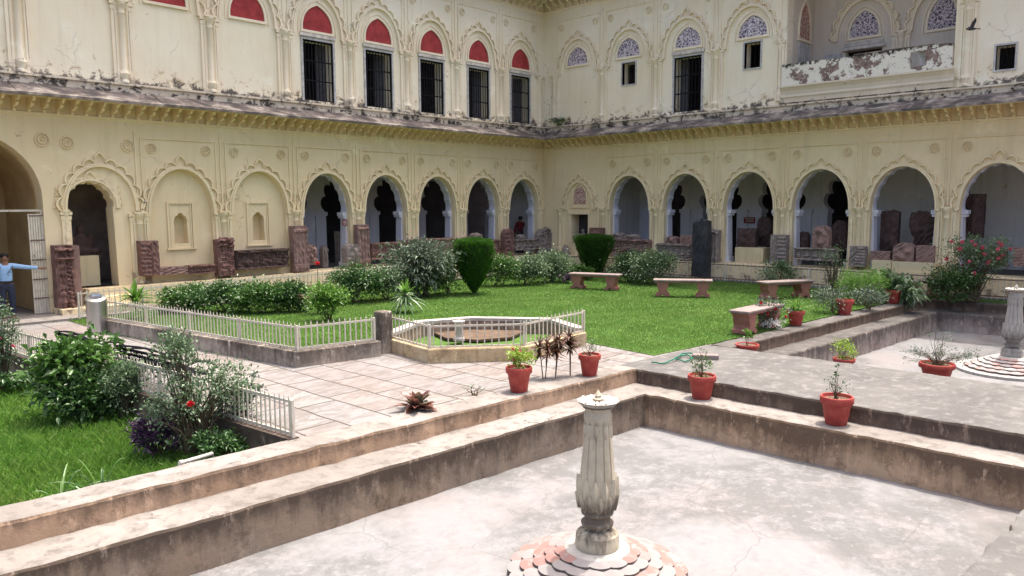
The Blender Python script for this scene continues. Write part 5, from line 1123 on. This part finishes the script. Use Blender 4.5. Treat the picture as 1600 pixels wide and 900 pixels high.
bush('dark_bush', 'rounded dark glossy bush at the left foot of the pink flowered bush', 1483, 470, 66, 50, leaf='dark', n=3200, ls=.09, ratio=.5, clumps=60, tight=.15, stems=6, z0=.05)
bush('flowering_bush', 'tall bush with pink flowers beside the far basin', 1518, 470, 104, 108, leaf='rose', n=4200, ls=.075, ratio=.5, clumps=100, blobs=[(-.12, .45, .28, .35), (.12, .5, .3, .35), (-.12, .78, .25, .2), (.28, .68, .2, .2), (0, .62, .4, .25)], tight=.075, stems=40, flowers=26, fcol='pink', fsize=.075, z0=.05)
bush('rose_bush', 'small rose bush with red flowers beside the nearest bench', 1200, 512, 62, 46, leaf='grey', n=1000, ls=.055, ratio=.55, clumps=44, tight=.09, stems=16, flowers=7, fcol='redf', fsize=.045)
bush('white_ground_plant', 'patch of small white leaved ground plants beside the grassy potted plant', 1205, 512, 52, 14, leaf='white', n=600, ls=.045, clumps=24, stems=0)
# lower left garden
bush('broad_leaved_bush', 'big glossy broad leaved bush standing in the sunken lawn', 122, 655, 108, 136, z0=-.42, leaf='mid', n=2300, ls=.17, ratio=.38, clumps=70, blobs=[(-.15, .6, .34, .36), (.12, .68, .3, .28), (0, .35, .38, .32)], tight=.13, stems=12, droop=.35)
bush('broad_leaved_bush', 'darker lower mass of leaves at the foot of the glossy broad leaved bush', 138, 660, 104, 76, z0=-.42, leaf='dark', n=2200, ls=.11, ratio=.42, clumps=60, tight=.16, stems=4)
bush('thorny_bush', 'dense grey green small leaved bush right of the glossy bush', 192, 660, 76, 98, z0=-.42, leaf='rose', n=3600, ls=.05, ratio=.55, clumps=110, blobs=[(0, .5, .42, .42), (.15, .7, .3, .28)], tight=.08, stems=26)
bush('rose_bush', 'tall straggly rose bush leaning over the path fence, with a red bloom', 305, 715, 160, 195, z0=-.42, leaf='rose', n=3800, ls=.056, ratio=.52, clumps=150, blobs=[(.05, .5, .38, .36), (-.12, .85, .16, .16), (.3, .52, .24, .26), (-.15, .35, .3, .3)], tight=.065, stems=60, flowers=1, fcol='redf', fsize=.055)
bush('rose_bush', 'spreading rose sprays at the right, poking through the path fence', 375, 700, 80, 120, z0=-.42, leaf='grey', n=1500, ls=.055, ratio=.55, clumps=60, tight=.06, stems=30)
bush('purple_plant', 'purple leaved plant at the foot of the tall rose bush', 248, 716, 72, 66, z0=-.42, leaf='purple', n=1500, ls=.10, ratio=.24, clumps=44, tight=.12, stems=16)
bush('rose_bush', 'rose bush cut by the left edge of the picture', 2, 612, 62, 140, z0=-.42, leaf='rose', n=2400, ls=.06, ratio=.55, clumps=90, tight=.075, stems=30, flowers=2, fcol='pink')
bush('low_dark_plants', 'dark low plants along the kerb of the sunken lawn at the left', 20, 612, 120, 28, z0=-.42, leaf='dark', n=1800, ls=.08, ratio=.45, clumps=40, stems=0)
bush('low_dark_plants', 'dark weeds in the shaded corner by the water pipe', 340, 722, 110, 44, z0=-.42, leaf='dark', n=1800, ls=.07, ratio=.45, clumps=36, stems=8)
rosette_plant('strap_leaved_lily', 'silvery strap leaved lily at the coping of the sunken lawn, left one', 95, 792, 40, z0=-.42, n=18, L=.8, w_=.028, mat='mid', droop=.75, tilt=(.3, 1.3)); rosette_plant('strap_leaved_lily', 'green strap leaved lily at the coping of the sunken lawn, right one', 160, 778, 40, z0=-.42, n=18, L=.8, w_=.028, mat='mid', droop=.7, tilt=(.3, 1.3))
# plants on the coping
rosette_plant('cordyline', 'maroon and green cordyline growing at the edge of the pool coping', 652, 640, 44, z0=0, n=34, L=.42, w_=.115, mat='maroon', droop=.3, tilt=(.25, 1.45))
bush('weed', 'thin weed sprig between cordyline and pot', 742, 618, 50, 18, z0=0, leaf='rose', n=50, ls=.03, clumps=16, tight=.05, stems=7)
def croton(label, px, py, hpx, n, w_=.03):
    p = at(px, py, 0); k = ppm(p); H_ = hpx / k; root = empty('croton', p, 0, label, 'croton', 'croton plants beside the coping'); r = random.Random(px)
    its = []; mb = MB()
    for s in range(n):
        a = r.uniform(0, 2 * PI); q = r.uniform(.02, .11); t = Vector((math.cos(a) * q, math.sin(a) * q, H_ * r.uniform(.68, .85))); b_ = Vector((math.cos(a) * .02, math.sin(a) * .02, 0)); mb.tube([b_, b_.lerp(t, .5) + Vector((.01, 0, 0)), t], .009, 6)
        for i in range(70): aa = r.uniform(0, 2 * PI); el = r.uniform(-.5, 1.4); its.append((t + Vector((0, 0, r.uniform(-.20, .03))), (math.cos(aa) * math.cos(el), math.sin(aa) * math.cos(el), math.sin(el)), r.uniform(.12, .25), w_, r.uniform(.1, .4)))
    straps('foliage', its, LM['croton'], root, 3); mb.build('stem', M['stem'], root)
croton('dark leaved croton on two bare stems between the pots, left one', 850, 592, 72, 2); croton('dark reddish croton on bare stems, the middle one between the pots', 866, 590, 70, 2); croton('dark reddish croton on a single bare stem next to the right pot', 892, 588, 76, 2)
# ------------------------------------------------------------------ terracotta pots
gp = G('red_painted_terracotta', .6, .3); p_ = gp.obj(); gp.color(gp.mix(gp.mr(gp.noise(p_, 7, 7, .7, .5), .45, .62), (.30, .042, .034), (.38, .075, .052))); gp.bump(gp.noise(p_, 16, 6), .25, .01); M['pot'] = gp.m
PG = 'red painted terracotta pots'
def pot(label, p, w_, h_, cat='potted plant', tilt=0):
    t = empty('potted_plant', p, tilt, label, cat, PG); R0 = w_ / 2
    MB().lathe([(R0 * .62, 0), (R0 * .64, .01), (R0 * .74, h_ * .35), (R0 * .84, h_ * .70), (R0 * .86, h_ * .74), (R0 * .97, h_ * .76), (R0 * 1.0, h_ * .80), (R0 * 1.0, h_ * .96), (R0 * .97, h_), (R0 * .88, h_), (R0 * .84, h_ * .9), (R0 * .8, h_ * .84)], n=32).build('pot', M['pot'], t, True)
    MB().lathe([(R0 * .84, 0), (R0 * .84, .01)], (0, 0, h_ * .86), 20).build('soil', M['soil'], t); return t
def potleaf(t, h_, **k): bush('x', None, 800, 500, 1, 1, parent=t, pos=t.location + Vector((0, 0, h_ * .88)), **k)
A = [('pot with yellow green leaves and pink blooms on the near coping', at(811, 611, .012), .40, .37), ('pot with a sparse small plant right of the crotons on the near coping', at(921, 586, .012), .37, .35),
     ('pot with a dark twiggy plant on the pool ledge, left one', at(1096, 622, -.24), .44, .37), ('largest looking pot with a thin sprig on the pool ledge, nearest one', at(1306, 662, -.24), .44, .39),
     ('pot with a tuft of long grassy leaves on the far basin rim', at(1243, 508, .008), .40, .34), ('pot with bare soil on the far rim before the silvery bushes', at(1319, 491, .008), .44, .37),
     ('farthest pot with small white green leaves on the rim', at(1395, 474, .008), .47, .38), ('low half hidden pot with a tiny seedling behind the platform corner', Vector((14.05, 6.82, -.24)), .46, .27),
     ('half hidden pot with yellow flowering plant beyond the grey platform', Vector((13.98, 4.93, -.24)), .38, .25), ('wide half hidden pot with spreading feathery plant beyond the platform', Vector((14.2, 3.48, -.24)), .56, .33)]
pots = [pot(l, p, w_, h_) for l, p, w_, h_ in A]
potleaf(pots[0], .37, leaf='lime', n=420, ls=.06, ratio=.55, clumps=20, tight=.16, stems=6, size=(.36, .30), flowers=3, fcol='pink', fsize=.03)
potleaf(pots[1], .35, leaf='rose', n=140, ls=.04, ratio=.4, clumps=20, tight=.1, stems=10, size=(.34, .30))
potleaf(pots[2], .37, leaf='mid', n=300, ls=.045, ratio=.45, clumps=24, tight=.12, stems=8, size=(.30, .34)); potleaf(pots[2], .37, leaf='dark', n=60, ls=.035, ratio=.45, clumps=10, tight=.05, stems=6, size=(.2, .62))
potleaf(pots[3], .39, leaf='grey', n=110, ls=.04, ratio=.4, clumps=16, tight=.1, stems=8, size=(.42, .34)); potleaf(pots[3], .39, leaf='dark', n=60, ls=.04, ratio=.5, clumps=7, tight=.06, stems=5, size=(.10, .48))
r = random.Random(2); its = []
for i in range(150): a = r.uniform(0, 2 * PI); el = r.uniform(.5, 1.5); its.append(((r.uniform(-.08, .08), r.uniform(-.08, .08), .3), (math.cos(a) * math.cos(el), math.sin(a) * math.cos(el), math.sin(el)), r.uniform(.35, .7), .012, r.uniform(.2, .9)))
straps('foliage', its, LM['bright'], pots[4], 6)
potleaf(pots[6], .38, leaf='hosta', n=160, ls=.07, ratio=.5, clumps=14, tight=.15, stems=3, size=(.42, .22))
potleaf(pots[7], .27, leaf='bright', n=90, ls=.07, ratio=.6, clumps=10, tight=.12, stems=4, size=(.2, .40))
potleaf(pots[8], .25, leaf='lime', n=420, ls=.05, ratio=.55, clumps=22, tight=.15, stems=6, size=(.36, .34))
potleaf(pots[9], .33, leaf='grey', n=620, ls=.05, ratio=.28, clumps=60, tight=.07, stems=40, size=(1.0, .42), blobs=[(0, .4, .3, .45), (-.35, .35, .3, .3), (.35, .4, .3, .35)]); potleaf(pots[9], .33, leaf='rose', n=90, ls=.05, ratio=.28, clumps=14, tight=.05, stems=10, size=(.5, .75))
# moss and grass tufts on the corner ledge
o = bush('ledge_moss', 'green mossy weeds growing on the ledge in the upper corner', 0, 0, 1, 1, leaf='mid', n=700, ls=.06, clumps=30, stems=0, pos=Vector(mapR(20.3, .12, 5.96)), size=(1.3, .32), cat='weeds', depth=.15)
# ------------------------------------------------------------------ the two stone fountain columns
def fstone(name, c, dk):
    g = G(name, .85, .2); p = g.obj(); x, y, z = g.sep(p); cc = g.mix(g.mr(g.noise(p, 4, 7), .4, .65), c, tuple(v * .78 for v in c)); t = g.math('SUBTRACT', 1, g.math('MULTIPLY', g.math('ABSOLUTE', g.math('SUBTRACT', z, .62)), 4.5)); t = g.math('MAXIMUM', t, -.15)
    f = g.mr(g.math('ADD', g.noise(g.scale(p, (9, 9, 2)), 1, 8, .7), g.math('MULTIPLY', t, .30)), .50, .68); cc = g.mix(g.math('MULTIPLY', f, .85), cc, dk); g.color(cc); b = g.bump(g.noise(p, 22, 7), .3, .008); return g.m
M['fst'] = fstone('cream_weathered_marble', (.50, .44, .33), (.09, .07, .055)); M['fst2'] = fstone('grey_weathered_marble', (.36, .34, .31), (.13, .12, .11))
def petalmat(name, a, b):
    g = G(name, .85, .2); gi = g.n('ShaderNodeObjectInfo').outputs['Random']; p = g.obj(); n = g.noise(p, 6, 8, .7, .6); c = g.ramp(gi, [(0, a), (.6, a), (.7, b), (1, b)]); c = g.mix(g.mr(n, .5, .58), c, a); g.color(c); g.bump(g.noise(p, 18, 6), .3, .01); return g.m
M['petal'] = petalmat('pink_and_white_painted_petals', (.235, .215, .205), (.25, .145, .125)); M['petal2'] = petalmat('faded_pink_grey_petals', (.30, .27, .26), (.32, .19, .17)); M['groove'] = plain('dark_joint_mortar', (.10, .085, .078), .95, .3, 8, .2)
def fountain(label, loc, m1, mp, mdisc):
    t = empty('fountain_column', loc, 0, label, 'fountain'); zb = .33
    fl = lambda a, z: 1 - .075 * (abs(math.sin(a * 6)) < .20) if .52 < z < 1.22 else 1
    pr = [(.205, 0), (.21, .03), (.20, .13), (.16, .165), (.115, .18), (.11, .20), (.15, .215), (.155, .24), (.125, .26), (.115, .30), (.15, .325), (.155, .345), (.14, .37), (.152, .42), (.168, .52), (.170, .62), (.162, .72), (.148, .88), (.132, 1.05), (.122, 1.20), (.126, 1.215), (.132, 1.26), (.128, 1.285), (.12, 1.30), (.12, 1.33), (.145, 1.35), (.12, 1.36)]
    pr2 = []
    for (r0, z0), (r1, z1) in zip(pr[:-1], pr[1:]):
        k = max(1, int((z1 - z0) / .03));
        for i in range(k): pr2.append((r0 + (r1 - r0) * i / k, z0 + (z1 - z0) * i / k))
    pr2.append(pr[-1]); MB().lathe([(r_, z_ + zb) for r_, z_ in pr2], n=96, mod=lambda a, z: fl(a, z - zb)).build('shaft', m1, t, True)
    def pet(a, z0, h, w_, rad, out=.012, tip=.0, inv=False):
        vs = []; fs = []; m = 8
        for i in range(m + 1):
            q = i / m; ww = w_ * math.sin(PI * (.18 + .82 * q)) ** .8 if q < 1 else 0; zz_ = z0 + (h * q if not inv else -h * q); rr = rad(zz_)
            for j in (-1, -.45, 0, .45, 1): ang = a + j * ww / rr * .5; ro = rr + out * (1.2 - .7 * abs(j)) * (1 if abs(j) < 1 else 0) + tip * q; vs.append((ro * math.cos(ang), ro * math.sin(ang), zz_ + zb))
        for i in range(m):
            for j in range(4): fs.append((i * 5 + j, i * 5 + j + 1, i * 5 + j + 6, i * 5 + j + 5))
        return vs, fs
    rad = lambda z: float(np.interp(z, [p[1] for p in pr], [p[0] for p in pr]))
    for k in range(12):
        mb = MB(); mb.add(*pet(2 * PI * k / 12, .40, .29, .085, rad, .028)); mb.build('carved_petal', m1, t, True)
    for k in range(12):
        mb = MB(); mb.add(*pet(2 * PI * (k + .5) / 12, .38, .16, .075, rad, .038)); mb.build('carved_petal', m1, t, True)
    for k in range(10):
        mb = MB(); mb.add(*pet(2 * PI * k / 10, 1.20, .13, .05, rad, .012, 0, True)); mb.build('hanging_leaf', m1, t, True)
    lob = lambda a, z: 1 + .05 * abs(math.cos(a * 6)) if z > zb + 1.33 else 1
    mb = MB(); mb.lathe([(.13, 1.365 + zb), (.155, 1.375 + zb), (.183, 1.40 + zb), (.188, 1.412 + zb), (.17, 1.415 + zb), (.09, 1.398 + zb), (.03, 1.40 + zb)], n=96, mod=lambda a, z: lob(a, z)); mb.build('flower_top', mdisc, t, True)
    for k in range(12):
        a = 2 * PI * k / 12; vs = []
        for q, ww in ((.06, .012), (.11, .028), (.145, .036), (.172, .03), (.186, .01)):
            for s in (-1, 0, 1): vs.append((q * math.cos(a) - s * ww * math.sin(a), q * math.sin(a) + s * ww * math.cos(a), 1.415 + zb + (.012 if s == 0 else .0) - (.01 if q < .1 else 0)))
        mb = MB(); mb.add(vs, [(i * 3 + j, i * 3 + j + 1, i * 3 + j + 4, i * 3 + j + 3) for i in range(4) for j in range(2)]); mb.build('top_petal', mdisc, t, True)
    MB().lathe([(.045, 0), (.05, .02), (.03, .035), (.034, .05), (.018, .075), (.003, .10)], (0, 0, 1.41 + zb), 14).build('bud', m1, t, True)
    # base: dark ring, cone of mortar and five rings of overlapping petals, then a pale plate under the shaft
    Rb = 1.03 if mp is M['petal2'] else .86; MB().lathe([(Rb, 0), (Rb, .055), (Rb - .03, .065), (.3, .065)], n=64).build('base_ring', M['fst2'] if mp is M['petal2'] else M['groove'], t, True)
    MB().lathe([(.86, .05), (.83, .08), (.30, .285), (.1, .295)], n=48).build('mound', M['groove'], t, True)
    MB().lathe([(.305, .27), (.31, .312), (.29, .325), (.05, .33)], n=48).build('plate', mdisc, t, True)
    rings = [(.85, 22, .22, .075), (.73, 20, .20, .125), (.61, 18, .19, .175), (.50, 16, .18, .222), (.40, 13, .15, .263)]
    for ri, (R0, cnt, Lp, zc) in enumerate(rings):
        for k in range(cnt):
            a = 2 * PI * (k + (.5 if ri % 2 else 0)) / cnt; ww = PI * R0 / cnt * 1.02; vs = []; m = 9
            pts = [(-1, -Lp)] + [(-math.cos(PI * i / m), -ww * .55 + ww * .62 * math.sin(PI * i / m)) for i in range(m + 1)] + [(1, -Lp)]
            n_ = len(pts); top = []; bot = []
            for (u, v) in pts:
                rr = R0 + v; zz_ = zc + .030 - (v) * .12; tw = u * ww * 1.04 * (1 if v > -Lp + .01 else .94); x = rr * math.cos(a) - tw * math.sin(a); y = rr * math.sin(a) + tw * math.cos(a); top.append((x, y, zz_)); bot.append((x, y, zz_ - .035))
            c_ = (((R0 - Lp * .35) * math.cos(a)), ((R0 - Lp * .35) * math.sin(a)), zc + .048 + Lp * .05)
            mb = MB(); mb.add(top + bot + [c_], [(i, (i + 1) % n_, 2 * n_) for i in range(n_)] + [(i, i + 1, n_ + i + 1, n_ + i) for i in range(n_ - 1)]); po = mb.build('base_petal', mp, t); po.data.materials.append(M['groove']); [setattr(f_, 'material_index', 1) for f_ in po.data.polygons[n_:]]
    return t
c1 = at(933, 852, -.765 + .33); fountain('near carved fountain column on a mound of pink and white petals', Vector((c1.x, c1.y, -.765)), M['fst'], M['petal'], M['rimwhite'])
c2 = at(1581, 556, -.76 + .33); fountain('far grey fountain column on faded petals in the second pool', Vector((c2.x, c2.y, -.76)), M['fst2'], M['petal2'], M['rimwhite'])
# ------------------------------------------------------------------ people
def skin_mesh(name, verts, edges, mat, parent, sub=2, root=0, smooth=True):
    me = bpy.data.meshes.new(name); me.from_pydata([v[:3] for v in verts], edges, []); o = link(name, me, mat, parent)
    o.modifiers.new('skin', 'SKIN'); sv = me.skin_vertices[0].data
    for i, v in enumerate(verts): sv[i].radius = (v[3], v[4] if len(v) > 4 else v[3]); sv[i].use_root = (i == root)
    o.modifiers['skin'].use_smooth_shade = True; s_ = o.modifiers.new('s', 'SUBSURF'); s_.levels = sub; s_.render_levels = sub; return o
M['skin'] = plain('brown_skin', (.22, .115, .07), .55, .08, 20, .05); M['hair'] = plain('black_hair', (.012, .010, .009), .6, .2, 40, .3); M['shirt'] = plain('light_blue_shirt', (.26, .42, .62), .85, .08, 12, .3)
M['trouser'] = plain('dark_navy_trousers', (.025, .03, .05), .9, .2, 12, .3); M['maroonshirt'] = plain('maroon_shirt', (.16, .02, .03), .9, .15, 12, .3); M['leather'] = plain('black_leather', (.02, .018, .016), .4, .2, 12, .1)
def person(label, loc, rz, arms, shirt, trouser, H_=1.62):
    """faces -y before turning; arms = ((elbow), (wrist)) for the left and right side, in metres from the feet"""
    t = empty('person', loc, rz, label, 'person'); k = H_ / 1.70; V = []; E = []
    def v(x, y, z, a, b=None): V.append((x * k, y * k, z * k, a * k, (b or a) * k)); return len(V) - 1
    def e(a, b): E.append((a, b))
    pel = v(0, 0, .92, .14, .10); wa = v(0, .0, 1.06, .125, .09); ch = v(0, .0, 1.27, .15, .105); nk0 = v(0, .01, 1.39, .055, .055); nk = v(0, .0, 1.48, .046, .05); hd = v(0, -.015, 1.585, .078, .09); ht = v(0, -.01, 1.66, .06, .07)
    for a, b in ((pel, wa), (wa, ch), (ch, nk0), (nk0, nk), (nk, hd), (hd, ht)): e(a, b)
    jts = {}
    for i, s in enumerate((1, -1)):
        el, wr_ = arms[i]; sh = v(s * .175, .0, 1.38, .055); e(nk0, sh); el_ = v(*el, .040); wi = v(*wr_, .027); e(sh, el_); e(el_, wi); d = (Vector(wr_) - Vector(el)).normalized(); pm = Vector(wr_) + d * .06; pa = v(*pm, .034, .018); e(wi, pa)
        jts[i] = (Vector(el), Vector(wr_), d)
        sd_ = d.cross(Vector((0, 1, 0))); sd_ = sd_.normalized() if sd_.length > .1 else Vector((1, 0, 0))
        for q in range(4):
            off = sd_ * (q - 1.5) * .019; L = (.062, .075, .07, .052)[q]; f1 = v(*(pm + off + d * .035), .0085); f2 = v(*(pm + off * 1.05 + d * (.035 + L * .5) + Vector((0, -.006, 0))), .008); f3 = v(*(pm + off * 1.05 + d * (.03 + L * .9) + Vector((0, -.022, 0))), .007); e(pa, f1); e(f1, f2); e(f2, f3)
        t1 = v(*(pm - sd_ * .035 - d * .01 + Vector((0, -.02, 0))), .010); t2 = v(*(pm - sd_ * .045 + d * .025 + Vector((0, -.035, 0))), .008); e(wi, t1); e(t1, t2)
        hp_ = v(s * .09, 0, .86, .088); kn = v(s * .10, -.015, .48, .055); an = v(s * .10, .01, .09, .036); to = v(s * .11, -.14, .04, .036, .03); e(pel, hp_); e(hp_, kn); e(kn, an); e(an, to)
    body = skin_mesh('body', V, E, M['skin'], t)
    # face and hair, ears
    b = MB(); hc = Vector((0, -.012, 1.60)) * k
    for s in (-1, 1): b = MB(); b.lathe([(.001, -.016), (.014, -.012), (.018, 0), (.014, .012), (.001, .016)], (s * .083 * k, .005, 1.585 * k), 8); b.build('ear', M['skin'], t, True)
    b = MB(); b.add([(-.012 * k, -.098 * k, 1.60 * k), (.012 * k, -.098 * k, 1.60 * k), (.018 * k, -.098 * k, 1.56 * k), (-.018 * k, -.098 * k, 1.56 * k), (0, -.128 * k, 1.565 * k)], [(0, 1, 4), (1, 2, 4), (2, 3, 4), (3, 0, 4)]); b.build('nose', M['skin'], t)
    for s in (-1, 1): b = MB(); b.lathe([(.001, -.006), (.010, -.004), (.012, 0), (.010, .004), (.001, .006)], (s * .032 * k, -.097 * k, 1.605 * k), 8); b.build('eye', M['hair'], t)
    b = MB(); b.box(-.025 * k, .025 * k, -.104 * k, -.092 * k, 1.533 * k, 1.541 * k); b.build('mouth', M['maroonshirt'], t)
    pr = [(.088, -.01), (.096, .03), (.10, .06), (.08, .095), (.04, .112), (.002, .116)]; b = MB(); b.lathe([(r_ * k, z_ * k) for r_, z_ in pr], (0, .018 * k, 1.60 * k), 18); b.build('hair', M['hair'], t, True)
    g_ = .012; SV = []; SE = []
    def sv(x, y, z, a, b=None): SV.append((x * k, y * k, z * k, (a + g_) * k, ((b or a) + g_) * k)); return len(SV) - 1
    a0 = sv(0, 0, .94, .145, .105); a1 = sv(0, 0, 1.06, .132, .098); a2 = sv(0, 0, 1.27, .152, .108); a3 = sv(0, .01, 1.41, .078, .07); a4 = sv(0, 0, 1.455, .052, .05); SE += [(a0, a1), (a1, a2), (a2, a3), (a3, a4)]
    for i, s in enumerate((1, -1)):
        sh = sv(s * .175, 0, 1.38, .06); el, wr_, d = jts[i]; m_ = sv(*el, .046); n_ = sv(*(wr_ - d * .03), .034); SE += [(a3, sh), (sh, m_), (m_, n_)]
    skin_mesh('shirt', SV, SE, shirt, t); TV = []; TE = []
    def tv(x, y, z, a, b=None): TV.append((x * k, y * k, z * k, (a + g_) * k, ((b or a) + g_) * k)); return len(TV) - 1
    b0_ = tv(0, 0, .99, .13, .098); b1_ = tv(0, 0, .90, .145, .105); TE.append((b0_, b1_))
    for s in (1, -1): h_ = tv(s * .09, 0, .84, .092); q = tv(s * .10, -.015, .48, .068); w2 = tv(s * .10, .01, .10, .060); TE += [(b1_, h_), (h_, q), (q, w2)]
    skin_mesh('trousers', TV, TE, trouser, t)
    b = MB(); b.lathe([(.152 * k, -.02), (.157 * k, 0), (.152 * k, .02)], (0, 0, .985 * k), 24, mod=lambda a, z: 1 - .28 * abs(math.sin(a))); b.build('belt', M['leather'], t, True)
    for s in (-1, 1):
        b = MB(); b.box((s * .11 - .05) * k, (s * .11 + .05) * k, -.20 * k, .07 * k, 0, .075 * k); o = b.build('shoe', M['leather'], t); bv = o.modifiers.new('b', 'BEVEL'); bv.width = .03; bv.segments = 3
    return t
gx = Vector(mapL(wl(8, 440, .12)[0], .22, .11)); gx.z = .0
gd = person('guard in light blue shirt and navy trousers holding the gate leaf', gx, R_(-10), (((.46, -.02, 1.33), (.74, -.02, 1.30)), ((-.26, .0, 1.10), (-.28, -.06, .86))), M['shirt'], M['trouser'], 1.66)
b = MB(); b.box(.05, .12, -.135, -.128, 1.20, 1.215); b.build('name_bar', M['leather'], gd); b = MB(); b.tube([(.165, -.06, 1.36), (.10, -.135, 1.27), (.03, -.14, 1.18), (.05, -.14, 1.12)], .006, 6); b.build('lanyard', M['leather'], gd)
px_ = Vector(mapL(wl(813, 372, -1.2)[0], -1.2, FL)); person('visitor in a maroon shirt standing in the last arch of the left wing', px_, R_(150), (((.26, .02, 1.10), (.27, -.02, .86)), ((-.26, .0, 1.10), (-.28, -.04, .86))), M['maroonshirt'], M['trouser'], 1.6)
# a pigeon in flight before the right wing
bp_ = Vector(mapR(wr(1518, 46, 1.5)[0], 1.5, wr(1518, 46, 1.5)[1])); M['bird'] = plain('dark_grey_feathers', (.05, .05, .055), .8, .3, 20, .1)
b = MB(); b.tube([(-.14, 0, 0), (-.06, 0, .01), (.04, 0, .02), (.11, 0, .035), (.14, 0, .035)], [.01, .035, .045, .025, .008], 8)
for s in (-1, 1): b.add([(.06, s * .03, .03), (-.04, s * .03, .02), (-.09, s * .16, .15), (-.06, s * .24, .22), (.02, s * .14, .14)], [(0, 1, 2, 4), (4, 2, 3)])
b.add([(-.13, -.01, 0), (-.13, .01, 0), (-.22, .04, -.01), (-.22, -.04, -.01)], [(0, 1, 2, 3)]); o = b.build('pigeon', M['bird'], None, loc=bp_); o.rotation_euler = (.3, .1, 2.2); tag(o, 'small dark pigeon flying in front of the right upper wall', 'bird')
